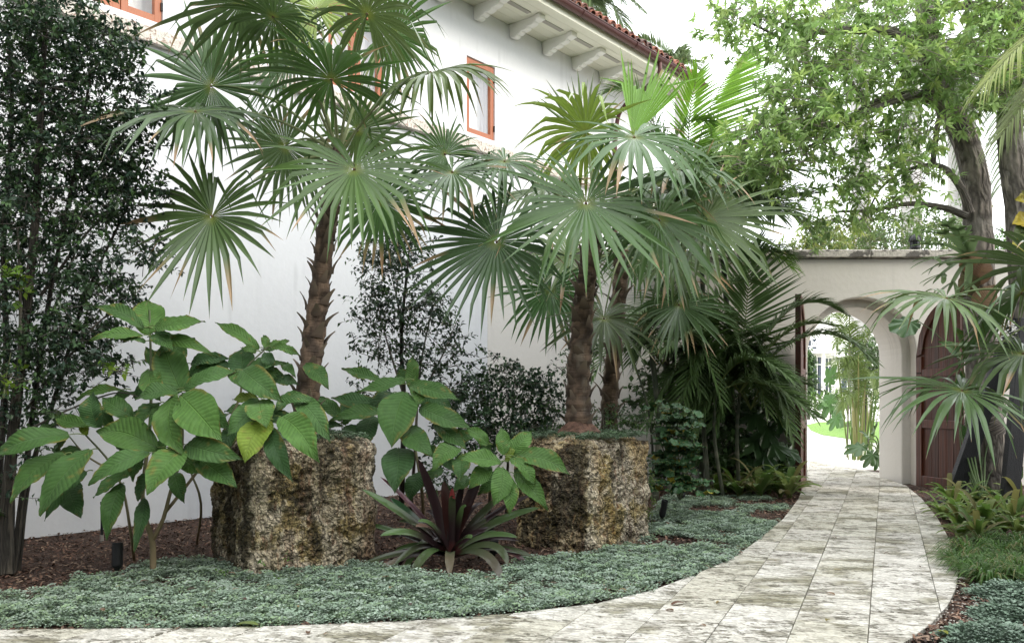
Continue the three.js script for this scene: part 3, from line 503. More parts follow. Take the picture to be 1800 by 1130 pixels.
// ---------------------------------------------------------------- the fan palms
const FT = [0, .55, .84], up = [0, .8, .6];
const vec = (a) => V(a[0], a[1], a[2]);
function fanPalm(name, label, base, trunk, r0, r1, boots, crown, leaves, sd, group) {
  const t = thing(name, label, 'palm tree', base, group); fanTrunk(t, trunk, r0, r1, boots, sd);
  for (const [px, py, d, R, A, N, o] of leaves) { const H = at(px, py, d); frond(t, crown, H, vec(A), vec(N), R / F * d, o ?? {}); }
  return t;
}
seed(41);
const D1 = 7.35;
const palm1 = fanPalm('fan_palm', 'tallest fan palm, growing on the left stone block', at(533, 770, D1), pxs([[533, 775], [541, 680], [552, 590], [562, 500], [573, 410], [584, 345], [597, 262]], D1), .105, .06, 72, at(595, 275, D1), [
  [371, 151, 7.6, 178, [-.75, .5, -.2], [.1, .25, -.95], { col: PAL.fan, spread: 345, n: 40, droop: .1, cup: .05 }],
  [343, 197, 7.0, 205, [-.9, -.1, .35], [.1, .85, .45], { col: PAL.fan, droop: .55 }],
  [372, 380, 7.0, 200, [-.4, -.85, .3], [-.25, .3, .9], { col: PAL.fan, brown: .45, droop: .15, lift: 1 }],
  [425, 2, 7.1, 190, [-.5, .2, .8], [.05, -.72, .65], { col: PAL.fan, droop: .2, spread: 340 }],
  [582, 140, 6.9, 190, [-.1, .35, .9], [.1, .9, -.3], { col: PAL.fan, droop: .35, spread: 335 }],
  [622, 298, 6.8, 215, [.15, -.75, .6], [.05, .55, .8], { n: 40, droop: .25 }],
  [501, 257, 7.9, 165, [-.75, -.2, -.5], [-.2, .35, -.9], { col: PAL.fan, droop: .1, cup: .04 }],
  [512, 88, 8.0, 160, [-.4, .5, -.7], [-.1, .3, -.93], { col: PAL.fan, droop: .1, cup: .04 }],
  [645, 25, 6.9, 175, [.2, .5, .8], [.3, .5, -.75], { col: PAL.fan, droop: .4, spread: 340 }],
  [757, 128, 6.9, 185, [.9, .1, .3], [-.25, .85, .35], { col: PAL.fan, droop: .6 }],
  [628, 229, 8.1, 115, [.8, -.3, -.4], [.1, .35, -.9], { col: PAL.fan, droop: .1 }],
  [668, 352, 7.9, 135, [.35, -.85, -.2], [.2, .2, .9], { col: PAL.fan, brown: .5, droop: .2 }],
  [556, 15, 7.7, 150, [-.2, .8, -.5], [0, .45, -.9], { col: PAL.fanBright, droop: .12 }],
  [690, 60, 7.8, 135, [.8, .3, -.4], [-.2, .6, -.7], { col: PAL.fan, droop: .3 }],
  [480, 30, 6.8, 150, [-.8, .4, .2], [.2, .8, -.3], { col: PAL.fan, droop: .3 }],
], 61, 'fan palms in the bed');
rootMound(palm1, at(533, 768, D1).setY(1.06), .3, .2, 4);
seed(43);
const D2 = 8.4;
const palm2 = fanPalm('fan_palm', 'bushy fan palm growing on the middle stone block beside the path', at(1018, 760, D2), pxs([[1018, 762], [1017, 690], [1020, 610], [1027, 530], [1035, 470], [1045, 400]], D2), .128, .08, 62, at(1048, 395, D2), [
  [1030, 357, 7.5, 215, [0, -.8, .55], [0, .5, .85], { n: 40, droop: .18, spread: 335, col: PAL.fan }],
  [1115, 242, 7.7, 190, [.05, -.55, .83], [.05, .62, .78], { droop: .5, col: PAL.fan }],
  [887, 284, 8.0, 130, [-.35, -.5, .7], [-.1, .65, .75], { droop: .35, col: PAL.fan }],
  [782, 271, 8.1, 90, [-.6, .55, .3], [-.1, .35, .9], { droop: .2, col: PAL.fan, spread: 300 }],
  [795, 303, 7.8, 155, [-.2, -.55, .8], [-.05, .75, .6], { droop: .5, col: PAL.fan }],
  [873, 425, 7.8, 195, [-.5, -.8, .25], [-.3, .3, .9], { droop: .12, n: 40, col: PAL.fan, spread: 335 }],
  [1030, 232, 8.6, 150, [-.9, .2, -.1], [.1, .6, -.75], { droop: .45, col: PAL.fanBright }],
  [1210, 363, 8.3, 135, [.2, .2, .8], [.05, .25, .95], { droop: .15, spread: 350, col: PAL.fan }],
  [1159, 387, 7.7, 175, [.3, -.85, .4], [.05, .6, .8], { droop: .45, col: PAL.fan }],
  [1241, 383, 8.2, 180, [.8, -.5, .3], [.35, .3, .9], { droop: .15, col: PAL.fan }],
  [1112, 240, 8.9, 165, [.33, .94, 0], [-.3, .3, .9], { droop: .02, spread: 62, n: 20, col: PAL.fanBright, cup: 0, join: .6 }],
  [1025, 235, 9.0, 120, [0, .98, -.1], [.1, .1, -.95], { droop: .02, spread: 110, n: 16, col: PAL.fan, cup: .02 }],
  [1150, 330, 8.7, 160, [.5, .3, .2], [-.3, .7, .4], { droop: .35, col: PAL.fan }],
  [960, 330, 8.9, 150, [-.8, -.2, .1], [-.1, .8, .3], { droop: .4, col: PAL.fan }],
  [1190, 300, 8.6, 170, [.9, .1, .1], [-.2, .9, .2], { droop: .55, col: PAL.fan }],
], 62, 'fan palms in the bed');
rootMound(palm2, at(1018, 766, D2).setY(1.03), .32, .2, 5);
seed(44);
const D3 = 9.9;
fanPalm('fan_palm', 'smaller fan palm standing in shade behind the middle stone block', gr(1070, 905), [gr(1070, 905), ...pxs([[1072, 720], [1077, 640], [1084, 560], [1092, 480], [1094, 440]], D3)], .105, .075, 56, at(1094, 450, D3), [
  [1062, 560, 9.3, 145, [-.1, -.6, .75], [0, .35, .95], { droop: .3, col: PAL.fan, spread: 340 }],
  [968, 510, 9.6, 125, [-.3, -.8, .3], [-.1, .3, .95], { droop: .25, col: PAL.fan }],
  [1194, 536, 9.3, 120, [.2, -.8, .5], [.1, .4, .9], { droop: .35, brown: .3, col: PAL.fan }],
  [1180, 450, 9.6, 140, [.6, -.5, .3], [.1, .6, .8], { droop: .5, col: PAL.fan }],
  [1000, 450, 9.9, 130, [-.7, -.2, .3], [0, .6, .8], { droop: .3, col: PAL.fan }],
  [1120, 430, 10.2, 130, [.3, .7, -.3], [0, .5, -.8], { droop: .3, col: PAL.fan }],
], 63, 'fan palms in the bed');
seed(45);
const DR = 8.6;
fanPalm('fan_palm', 'fan palm reaching in from the right edge above the black braces', gr(1900, 945), [gr(1900, 945), ...pxs([[1895, 800], [1885, 660], [1872, 560]], DR)], .09, .06, 30, at(1872, 560, DR), [
  [1665, 525, 8.2, 182, [-.95, .08, .2], [-.05, .93, .36], { droop: .6, n: 42, col: PAL.fan, brown: .12, fold: .4 }],
  [1692, 687, 8.0, 195, [-.95, -.02, .25], [-.05, .93, .36], { droop: .55, n: 42, col: PAL.fan, brown: .15 }],
  [1797, 515, 8.4, 190, [-.6, .15, .75], [-.15, .5, -.8], { droop: .3, n: 40, col: PAL.fan }],
  [1800, 622, 8.3, 185, [-.75, -.3, .5], [-.1, .9, .35], { droop: .55, n: 38, col: PAL.fan, brown: .2 }],
  [1830, 470, 8.7, 170, [-.6, .5, .3], [.2, .8, -.2], { droop: .4, col: PAL.fan }],
], 64, 'fan palms in the bed');

// ---------------------------------------------------------------- feather palms beside the gate
function featherPalm(name, label, base, canes, fronds, group, sd) {
  seed(sd); const t = thing(name, label, 'palm tree', base, group);
  for (const [pts, r] of canes) { const mb = new MB(), path = spline(pts, 30); tube(mb, path, (k) => r * (1 - .3 * k) * (1 + .07 * Math.pow(Math.abs(Math.cos(k * 28)), 14)), 9, (k) => mixc([.04, .05, .028], [.13, .125, .085], Math.pow(Math.abs(Math.cos(k * 28)), 18) * .7 + .15 * Math.sin(k * 7))); part(t, 'cane', mb, M.stem); }
  for (const [a, b, c, o] of fronds) { const mb = new MB(), d = a[2]; pinnate(mb, at(...a), at(b[0], b[1], b[2] ?? d), at(c[0], c[1], c[2] ?? d), o); part(t, 'frond', mb, M.feather); }
  return t;
}
const bright = [.17, .33, .03], mid = [.075, .135, .035], deep = mid;
featherPalm('feather_palm', 'tall clumping feather palm behind the fan palms against the house corner', gr(1215, 868), [
  [[gr(1205, 868), ...pxs([[1205, 600], [1200, 420], [1196, 310]], 12.4)], .045], [[gr(1232, 866), ...pxs([[1238, 600], [1230, 400], [1222, 330]], 12.6)], .04], [[gr(1180, 872), ...pxs([[1172, 620], [1160, 420], [1165, 300]], 12.2)], .04]], [
  [[1218, 330, 12.6], [1222, 200], [1308, 92], { col: bright, len: .95, n: 46, w: .022, droop: .05, vee: .02, up: V(-.2, .3, .9), sides: [1], from: .1 }],
  [[1218, 330, 12.6], [1200, 230], [1226, 130], { col: bright, len: .55, n: 30, droop: .15, w: .02, up: V(.3, .3, .9) }],
  [[1172, 300, 12.2], [1140, 120], [1062, 165], { col: [.13, .22, .06], len: .42, n: 40, droop: .5 }],
  [[1172, 300, 12.2], [1190, 190], [1250, 215], { col: [.12, .23, .04], len: .45, n: 36, droop: .6 }],
  [[1196, 310, 12.4], [1160, 200], [1120, 250], { col: mid, len: .45, droop: .5 }],
  [[1222, 330, 12.6], [1250, 250], [1290, 300], { col: mid, len: .5, droop: .5 }],
  [[1196, 310, 12.2], [1220, 260], [1270, 350, 11], { col: [.12, .2, .06], len: .5, droop: .7 }],
  [[1222, 330, 12.6], [1180, 330], [1150, 420, 11], { col: deep, len: .5, droop: .6 }],
], 'feather palms by the gate', 71);
featherPalm('feather_palm', 'dark feather palm silhouetted against the sky left of the big tree', gr(1290, 860), [[[gr(1290, 860), ...pxs([[1285, 640], [1275, 500], [1270, 440]], 12.8)], .05]], [
  ...Array.from({ length: 16 }, (_, i) => { const u = ((i * 37) % 100) / 100, v = ((i * 61 + 17) % 100) / 100, ang = -1.9 + 2.6 * (i + .5) / 16, R = 110 + 60 * v; return [[1270, 440, 13.2 - .8 * u], [1270 + Math.sin(ang) * R * .7, 440 - Math.abs(Math.cos(ang)) * R * 1.1 - 30], [1275 + Math.sin(ang) * R * 1.15, 440 - Math.cos(ang) * R * .9 + 50 * u, 13 - 1.4 * u], { col: mid, len: .75, n: 44, w: .026, droop: .35, vee: .1 }]; }),
  [[1270, 440, 12.9], [1290, 260], [1400, 300], { col: deep, len: .85, n: 44, w: .024, droop: .15, vee: .1 }],
  [[1270, 440, 12.8], [1320, 290], [1425, 400], { col: deep, len: .8, n: 44, w: .024, droop: .25, vee: .1 }],
  [[1270, 440, 12.9], [1240, 300], [1262, 225], { col: deep, len: .7, n: 36, w: .022, droop: .1 }],
  [[1270, 440, 12.6], [1330, 330], [1410, 345], { col: mid, len: .7, n: 40, w: .024, droop: .3 }],
  [[1270, 440, 12.6], [1320, 400], [1392, 470], { col: bright, len: .5, n: 40, droop: .5 }],
  [[1275, 470, 12.4], [1330, 430], [1388, 448], { col: mid, len: .5, n: 40, droop: .6 }],
  [[1270, 450, 12.4], [1210, 420], [1190, 520], { col: deep, len: .6, n: 36, droop: .4 }],
], 'feather palms by the gate', 72);
featherPalm('feather_palm', 'low dense feather palm whose fronds hang across the left gate leaf', gr(1300, 872), [
  [[gr(1300, 872), ...pxs([[1296, 760], [1302, 680]], 12)], .03], [[gr(1272, 876), ...pxs([[1256, 760], [1262, 660]], 11.8)], .028], [[gr(1246, 874), ...pxs([[1236, 740], [1218, 600]], 12.3)], .04], [[gr(1152, 880), ...pxs([[1158, 740], [1142, 590]], 11.7)], .048], [[gr(1178, 876), ...pxs([[1174, 740], [1190, 590]], 12.3)], .032], [[gr(1150, 872), ...pxs([[1140, 720], [1105, 610]], 11.6)], .018], [[gr(1155, 872), ...pxs([[1165, 700], [1172, 560]], 12.6)], .014]], [
  ...Array.from({ length: 44 }, (_, i) => { const a = [[1225, 610], [1262, 665], [1300, 690], [1190, 600], [1245, 700], [1320, 720], [1165, 640]][i % 7], u = ((i * 37) % 100) / 100, v = ((i * 61 + 17) % 100) / 100, s = i % 2 ? 1 : -1; return [[a[0], a[1], 12.7 - u * .9], [a[0] + s * (30 + 40 * v), a[1] - 70 - 60 * u], [a[0] + s * (60 + 70 * v), a[1] - 40 + 110 * u, 12.4 - u], { col: mid, len: .42, n: 26, w: .021, droop: .28 }]; }),
  [[1300, 690, 11.9], [1380, 480], [1478, 548, 11.6], { col: mid, len: .42, n: 46, w: .024, droop: .325 }],
  [[1300, 690, 11.8], [1430, 520], [1532, 632, 11.2], { col: mid, len: .45, n: 48, w: .024, droop: .52 }],
  [[1300, 690, 11.7], [1380, 540], [1470, 575, 11.3], { col: [.12, .19, .05], len: .36, n: 40, w: .022, droop: .39 }],
  [[1262, 680, 11.6], [1310, 590], [1392, 668, 10.8], { col: mid, len: .38, n: 44, w: .022, droop: .32 }],
  [[1262, 690, 11.6], [1340, 640], [1432, 732, 10.8], { col: mid, len: .45, n: 46, w: .024, droop: .32 }],
  [[1290, 680, 12.2], [1318, 560], [1318, 440], { col: deep, len: .75, n: 34, w: .024, droop: .062, up: V(0, .1, 1) }],
  [[1225, 600, 11.8], [1270, 470], [1330, 500], { col: deep, len: .55, droop: .39 }],
  [[1225, 600, 11.8], [1180, 480], [1110, 560, 11], { col: deep, len: .55, droop: .32 }],
  [[1262, 660, 11.8], [1230, 540], [1160, 620, 11], { col: deep, len: .55, droop: .32 }],
  [[1262, 660, 11.8], [1290, 560], [1350, 600], { col: deep, len: .6, droop: .39 }],
  [[1300, 690, 12.2], [1270, 600], [1220, 690], { col: deep, len: .5, droop: .32 }],
  [[1300, 690, 12.4], [1340, 650], [1380, 760], { col: deep, len: .5, droop: .32 }],
  [[1212, 600, 11.7], [1250, 520], [1290, 640], { col: deep, len: .55, droop: .39 }],
  [[1180, 600, 11.7], [1150, 520], [1120, 640], { col: deep, len: .5, droop: .32 }],
], 'feather palms by the gate', 73);

// ---------------------------------------------------------------- small-leaved trees and shrubs
function bushy(name, label, category, base, wood, blobs, o, group, sd, woodCol) {
  seed(sd); const t = thing(name, label, category, base, group), wb = new MB(), lf = new MB();
  for (const [pts, r0, r1] of wood) { const mb = new MB(); tube(mb, spline(pts, 18), [r0, r1], 8, (k, a) => mixc(mulc(woodCol, .45 + 1.1 * fbm(k * 60, a * 2, sd, 4)), [.16, .17, .12], sstep(.56, .7, fbm(k * 25, a * 1.3, sd + 5, 3)) * .6), .16); part(t, 'stem', mb, r0 > .024 ? M.barkDark : M.stem); }
  o.wood = wb; leafCloud(lf, blobs, o); part(t, category === 'tree' ? 'crown' : 'foliage', lf, o.mat ?? M.small); if (wb.p.length) { const w = part(t, 'twigs', wb, M.stem); w.userData.kind = 'stuff'; }
  return t;
}
const darkLeaf = [[.028, .06, .026], [.035, .075, .028], [.022, .048, .028], [.05, .1, .03]];
bushy('dark_tree', 'tall dark small-leaved tree filling the left edge in front of the house', 'tree', gr(20, 1010), [
  [[gr(10, 1012), ...pxs([[12, 900], [20, 780], [40, 600], [60, 400], [70, 200], [80, 30]], 6.9)], .06, .018],
  [[gr(22, 1008), ...pxs([[40, 860], [60, 700], [90, 500], [130, 300], [160, 120]], 7)], .03, .01],
  [[gr(30, 1004), ...pxs([[50, 840], [95, 700], [150, 520], [215, 380], [260, 280]], 7.1)], .025, .006],
  [[gr(-5, 1010), ...pxs([[-5, 860], [10, 640], [5, 420], [20, 200], [10, 20]], 7.1)], .035, .012],
  [pxs([[45, 720], [110, 640], [180, 560], [235, 540]], 6.9), .014, .004], [pxs([[60, 640], [110, 500], [140, 420]], 7), .016, .006], [pxs([[30, 700], [35, 560], [30, 400]], 6.8), .018, .008], [pxs([[70, 520], [160, 400], [230, 330]], 7), .014, .004],
  [pxs([[40, 760], [120, 720], [210, 690], [250, 700]], 6.8), .01, .003],
], [
  [40, 50, 7, 90, 80, .5, 210], [130, 60, 7, 80, 80, .5, 200], [40, 170, 7, 80, 80, .5, 190], [130, 170, 7, 80, 70, .5, 190], [205, 100, 7, 50, 60, .4, 110], [60, 280, 7, 90, 70, .5, 200], [160, 270, 7, 70, 70, .5, 170], [225, 240, 7, 45, 60, .3, 80], [50, 400, 7, 80, 70, .5, 150], [140, 380, 7, 70, 70, .4, 140], [215, 350, 7, 55, 50, .3, 90], [250, 440, 7, 40, 40, .3, 40], [60, 500, 7, 80, 60, .4, 90], [150, 480, 7, 70, 50, .4, 95], [200, 520, 7, 55, 35, .3, 60],
  [130, 570, 6.9, 70, 40, .4, 70], [60, 620, 6.9, 50, 50, .4, 40], [190, 640, 6.8, 50, 25, .3, 35], [130, 650, 6.9, 50, 40, .3, 40], [100, 720, 6.8, 40, 30, .3, 20], [10, 330, 7, 40, 200, .4, 120], [0, 640, 6.9, 30, 100, .3, 45], [250, 180, 7, 30, 30, .3, 30], [280, 330, 7, 30, 25, .2, 20], [20, 560, 6.9, 50, 60, .4, 60], [70, 680, 6.9, 45, 60, .4, 50], [20, 760, 6.8, 40, 60, .3, 40], [-20, 860, 6.8, 40, 60, .3, 40], [110, 610, 7, 60, 50, .4, 60], [170, 590, 7, 50, 40, .3, 40],
], { per: 12, len: .05, wid: .26, twig: .16, cols: darkLeaf, hang: .25, twigR: .003, twigCol: [.05, .045, .035] }, undefined, 81, [.06, .05, .04]);
bushy('young_leaf_spray', 'spray of bright yellow-green young leaves low on the dark left tree', 'foliage', at(10, 640, 6.6), [[pxs([[5, 700], [10, 660], [18, 620]], 6.6), .006, .003]], [[20, 500, 6.7, 28, 30, .15, 12], [15, 665, 6.6, 25, 18, .1, 9], [205, 650, 6.6, 20, 12, .1, 6]], { per: 6, len: .06, wid: .28, twig: .1, cols: [[.2, .32, .03], [.14, .26, .03]], mat: M.tree }, undefined, 82, [.1, .12, .05]);
bushy('slender_tree', 'slender small-leaved tree against the wall between the two stone blocks', 'tree', gr(705, 900), [
  [[gr(705, 900), ...pxs([[708, 800], [710, 700], [705, 600], [715, 480], [720, 430]], 9.2)], .035, .008], [[gr(722, 898), ...pxs([[730, 780], [738, 650], [760, 540]], 9.2)], .022, .006], [pxs([[708, 690], [680, 600], [655, 500]], 9.2), .014, .004], [pxs([[735, 700], [770, 640], [805, 560]], 9.2), .014, .004], [pxs([[707, 640], [700, 540], [680, 450]], 9.3), .012, .004],
], [[665, 470, 9.2, 50, 45, .4, 90], [715, 450, 9.2, 50, 50, .4, 100], [655, 540, 9.2, 45, 40, .4, 70], [705, 540, 9.2, 55, 45, .4, 90], [760, 540, 9.2, 45, 50, .4, 80], [640, 610, 9.2, 30, 30, .3, 25], [680, 620, 9.2, 45, 40, .4, 55], [745, 630, 9.2, 50, 40, .4, 70], [790, 610, 9.2, 35, 50, .4, 55], [660, 690, 9.2, 40, 40, .3, 30], [790, 690, 9.1, 40, 40, .4, 60], [700, 410, 9.2, 30, 25, .3, 30]],
{ per: 8, len: .055, wid: .24, twig: .16, cols: darkLeaf, hang: .25, twigR: .0035 }, undefined, 83, [.13, .11, .085]);
bushy('evergreen_shrub', 'dense dark evergreen shrub left of the middle stone block', 'shrub', gr(870, 900), [[[gr(860, 900), ...pxs([[860, 800], [850, 700]], 9.4)], .02, .008], [[gr(890, 900), ...pxs([[895, 780], [905, 690]], 9.4)], .02, .008]],
  [[830, 700, 9.2, 45, 45, .4, 90], [890, 680, 9.3, 60, 45, .4, 130], [950, 690, 9.4, 45, 45, .4, 90], [850, 760, 9.0, 60, 45, .4, 120], [920, 750, 9.2, 60, 40, .4, 120], [800, 760, 9.0, 40, 40, .4, 60], [970, 740, 9.5, 30, 40, .3, 50], [860, 640, 9.3, 25, 25, .2, 20], [780, 830, 8.8, 40, 40, .3, 40]], { per: 8, len: .06, wid: .26, twig: .15, cols: [...darkLeaf, [.045, .1, .04]], hang: .1 }, undefined, 84, [.1, .085, .06]);
bushy('fine_leaved_shrub', 'loose fine-leaved shrub around the rear fan palm trunk', 'shrub', gr(1070, 890), [[[gr(1060, 890), ...pxs([[1062, 780], [1060, 720]], 9.6)], .012, .005]], [[1065, 735, 9.5, 35, 25, .3, 40], [1100, 745, 9.6, 30, 25, .3, 34], [1045, 620, 10.4, 40, 30, .3, 40], [1010, 640, 10.4, 40, 40, .3, 50], [1130, 740, 10, 20, 20, .2, 15]], { per: 8, len: .045, wid: .25, twig: .12, cols: [[.06, .12, .035], [.045, .09, .03], [.1, .19, .04]] }, undefined, 85, [.1, .085, .06]);

// ---------------------------------------------------------------- broad-leaved shrubs
const bl = [.065, .145, .035], blD = [.05, .115, .035], blY = [.17, .25, .03], blG = [.09, .19, .04];
function broadleaf(name, label, base, stems, leaves, d0, sd, group) {
  seed(sd); const t = thing(name, label, 'shrub', base, group);
  for (const [pts, r0, r1] of stems) { const mb = new MB(); tube(mb, spline(pts, 14), [r0, r1], 7, (k) => mulc(mixc([.24, .18, .1], [.1, .13, .06], k), .9), .06); part(t, 'stem', mb, M.stem); }
  for (const [bx, by, tx, ty, w, c, d, hub] of leaves) {
    const dd = (d ?? d0) + rr(-.05, .05), fall = ty - by, A = at(bx, by, dd), B = at(tx, ty, dd - clamp(fall / F * dd * .7, -.12, .22) - rr(-.05, .1)).lerp(A, -.1), N = V(rr(-.2, .2), .55 + rr(-.1, .2), .85);
    const h = hub ? at(hub[0], hub[1], dd + .05) : A.clone().add(V((A.x - B.x) * .18, .0, -.04));
    if (rnd() < .35) { const s = V(rr(-.22, .22), rr(-.16, .1), -rr(.12, .3)), A2 = A.clone().add(s), B2 = A2.clone().add(V(rr(-.25, .25), rr(-.22, .06), rr(-.05, .15))); bigLeaf(t, A2, B2, A2.distanceTo(B2) * rr(.4, .55), N, mulc(bl, rr(.8, 1.2)), { droop: .2 }); }
    bigLeaf(t, A, B, A.distanceTo(B) * w * rr(.82, 1), N, mulc(c ?? bl, rr(.85, 1.15)), { droop: rr(.12, .32), stalk: h });
  }
  return t;
}
broadleaf('broadleaf_shrub', 'large broad-leaved green shrub left of the left stone block', gr(268, 1010), [
  [[gr(268, 1012), ...pxs([[267, 950], [256, 915], [250, 870], [262, 760], [265, 680], [262, 545]], 6.75)], .026, .008], [pxs([[268, 948], [285, 915], [300, 860], [318, 800], [320, 740], [320, 690]], 6.75), .018, .008], [pxs([[290, 900], [330, 850], [380, 780], [420, 700], [430, 650], [470, 610]], 6.8), .014, .006], [[gr(235, 985), ...pxs([[228, 930], [215, 860], [190, 810], [150, 765]], 6.9)], .014, .007], [pxs([[345, 830], [400, 790], [455, 715]], 6.7), .01, .006], [[gr(345, 960), ...pxs([[350, 870], [335, 830], [325, 790]], 7)], .012, .006], [pxs([[200, 830], [150, 800], [120, 766]], 6.85), .009, .005],
], [
  [262, 588, 258, 533, .75, blG], [272, 574, 352, 566, .4, blG], [252, 577, 170, 543, .32, bl], [250, 590, 165, 598, .3, blG], [268, 600, 372, 626, .18, blG], [270, 583, 336, 594, .2, blD], [264, 592, 300, 616, .5, bl], [255, 600, 205, 598, .3, bl],
  [318, 690, 288, 612, .65, bl, 6.65], [324, 684, 412, 657, .45, bl, 6.6], [312, 688, 243, 702, .62, bl, 6.55], [303, 696, 318, 790, .5, blG, 6.5], [318, 696, 382, 768, .55, blG, 6.45], [330, 660, 408, 645, .45, blD, 6.9], [290, 660, 258, 615, .45, bl, 6.8], [335, 640, 400, 632, .35, blD, 7], [310, 705, 262, 752, .5, bl, 6.6], [345, 710, 400, 752, .5, bl, 6.7], [262, 650, 280, 700, .5, blG, 6.8], [235, 700, 280, 668, .5, blD, 6.9],
  [432, 668, 426, 616, .75, blD, 6.8], [428, 655, 496, 640, .42, bl, 6.75], [440, 650, 500, 664, .4, bl, 6.9], [425, 650, 490, 702, .5, bl, 6.6], [402, 655, 442, 692, .55, blG, 6.65], [455, 613, 384, 571, .28, blG, 6.8], [466, 612, 462, 592, .6, blG, 6.8], [472, 608, 505, 600, .4, blG, 6.8], [476, 610, 523, 624, .3, blG, 6.8], [465, 620, 480, 650, .6, blD, 6.8], [450, 618, 425, 612, .6, blG, 6.8], [500, 640, 518, 662, .4, bl, 6.9], [480, 668, 522, 676, .5, blD, 6.8],
  [456, 703, 403, 762, .5, bl, 6.5], [456, 705, 466, 748, .75, blG, 6.45], [484, 702, 556, 708, .35, bl, 6.45], [450, 700, 412, 702, .6, blY, 6.55], [472, 738, 434, 808, .62, blY, 6.4], [474, 752, 510, 838, .35, blD, 6.4], [494, 732, 555, 806, .45, blG, 6.35], [460, 720, 520, 745, .45, blD, 6.6], [420, 740, 380, 800, .4, blD, 6.7], [520, 700, 575, 772, .35, bl, 6.5],
  [275, 788, 178, 762, .48, blG, 6.4], [322, 788, 263, 862, .6, blG, 6.3], [262, 796, 164, 848, .42, bl, 6.4], [326, 782, 418, 806, .42, bl, 6.4], [345, 804, 410, 853, .45, bl, 6.4], [320, 805, 354, 832, .5, blG, 6.4], [276, 828, 244, 876, .6, blD, 6.6], [213, 850, 189, 940, .4, bl, 6.6], [252, 876, 236, 962, .26, blD, 6.7], [240, 820, 170, 870, .4, bl, 6.7], [305, 830, 322, 880, .45, bl, 6.6], [345, 775, 400, 730, .5, blD, 6.7], [290, 770, 300, 712, .5, blD, 6.8],
  [120, 764, -6, 802, .44, bl, 6.5], [158, 790, 77, 896, .5, bl, 6.45], [112, 797, 26, 876, .42, bl, 6.6], [148, 765, 160, 715, .5, blY, 6.7], [150, 828, 84, 908, .35, blD, 6.7], [122, 846, 140, 905, .5, blD, 6.7], [212, 685, 141, 702, .28, blG, 6.8], [172, 752, 164, 694, .7, blD, 6.6], [232, 732, 184, 702, .55, bl, 6.7], [116, 732, 66, 727, .3, bl, 6.9], [162, 745, 98, 730, .35, blG, 6.7], [280, 708, 240, 754, .65, bl, 6.6], [180, 715, 205, 760, .4, bl, 6.8], [100, 745, 60, 770, .4, bl, 6.9], [210, 770, 240, 725, .4, blD, 6.9],
], 6.7, 91, 'broad-leaved shrubs');
broadleaf('broadleaf_shrub', 'broad-leaved green shrub between the two stone blocks behind the bromeliad', gr(745, 945), [
  [[gr(745, 945), ...pxs([[740, 850], [725, 760], [718, 690]], 8)], .018, .008], [[gr(760, 950), ...pxs([[800, 900], [850, 850], [885, 810]], 7.6)], .016, .007], [pxs([[730, 790], [680, 750], [655, 715]], 8), .01, .006],
], [
  [712, 690, 690, 778, .72, bl, 7.5], [668, 668, 606, 650, .35, bl, 8], [712, 667, 634, 688, .38, bl, 7.7], [722, 684, 724, 630, .45, blG, 7.8], [720, 676, 802, 702, .38, bl, 7.6], [738, 715, 824, 752, .42, bl, 7.5], [735, 700, 790, 715, .6, blD, 7.9], [658, 706, 588, 700, .42, blD, 7.9], [674, 724, 588, 738, .38, bl, 7.7], [690, 690, 650, 720, .5, blD, 8], [726, 680, 735, 712, .5, blG, 7.5],
  [718, 752, 757, 799, .5, bl, 7.4], [764, 744, 817, 787, .5, bl, 7.4], [700, 788, 694, 860, .7, blD, 7.5], [738, 785, 770, 804, .5, bl, 7.5], [808, 788, 764, 825, .6, blG, 7.2], [880, 812, 811, 806, .5, blG, 6.95], [858, 782, 822, 755, .5, blG, 7.1], [896, 804, 932, 762, .65, blG, 7.05], [812, 798, 808, 842, .55, bl, 7.2], [862, 818, 827, 856, .6, blG, 6.95], [882, 822, 869, 884, .55, blG, 6.85], [888, 836, 894, 900, .45, blG, 6.9], [898, 805, 936, 851, .45, blG, 6.85], [905, 802, 994, 833, .4, blG, 6.9], [905, 832, 958, 891, .42, blG, 6.9], [886, 800, 882, 755, .5, blG, 7.05], [822, 838, 798, 864, .6, bl, 7.3], [860, 800, 840, 770, .5, bl, 7.2], [780, 780, 840, 768, .4, bl, 7.4], [655, 730, 640, 790, .5, blD, 8], [740, 830, 720, 880, .5, blD, 7.9], [770, 800, 800, 830, .5, blD, 7.8], [890, 812, 900, 780, .35, blY, 7],
], 7.5, 92, 'broad-leaved shrubs');
// bright broad leaves along the house wall behind the left block
broadleaf('broadleaf_shrub', 'low broad-leaved shrub behind the left stone block near the palm trunk', gr(600, 930), [[[gr(605, 930), ...pxs([[605, 800], [600, 740]], 8.4)], .012, .006]], [[600, 740, 560, 700, .4, bl, 8.3], [602, 745, 640, 720, .4, bl, 8.3], [605, 750, 650, 790, .4, blD, 8.3], [600, 748, 565, 750, .4, blD, 8.3], [605, 740, 610, 695, .4, blD, 8.4]], 8.3, 93, 'broad-leaved shrubs');
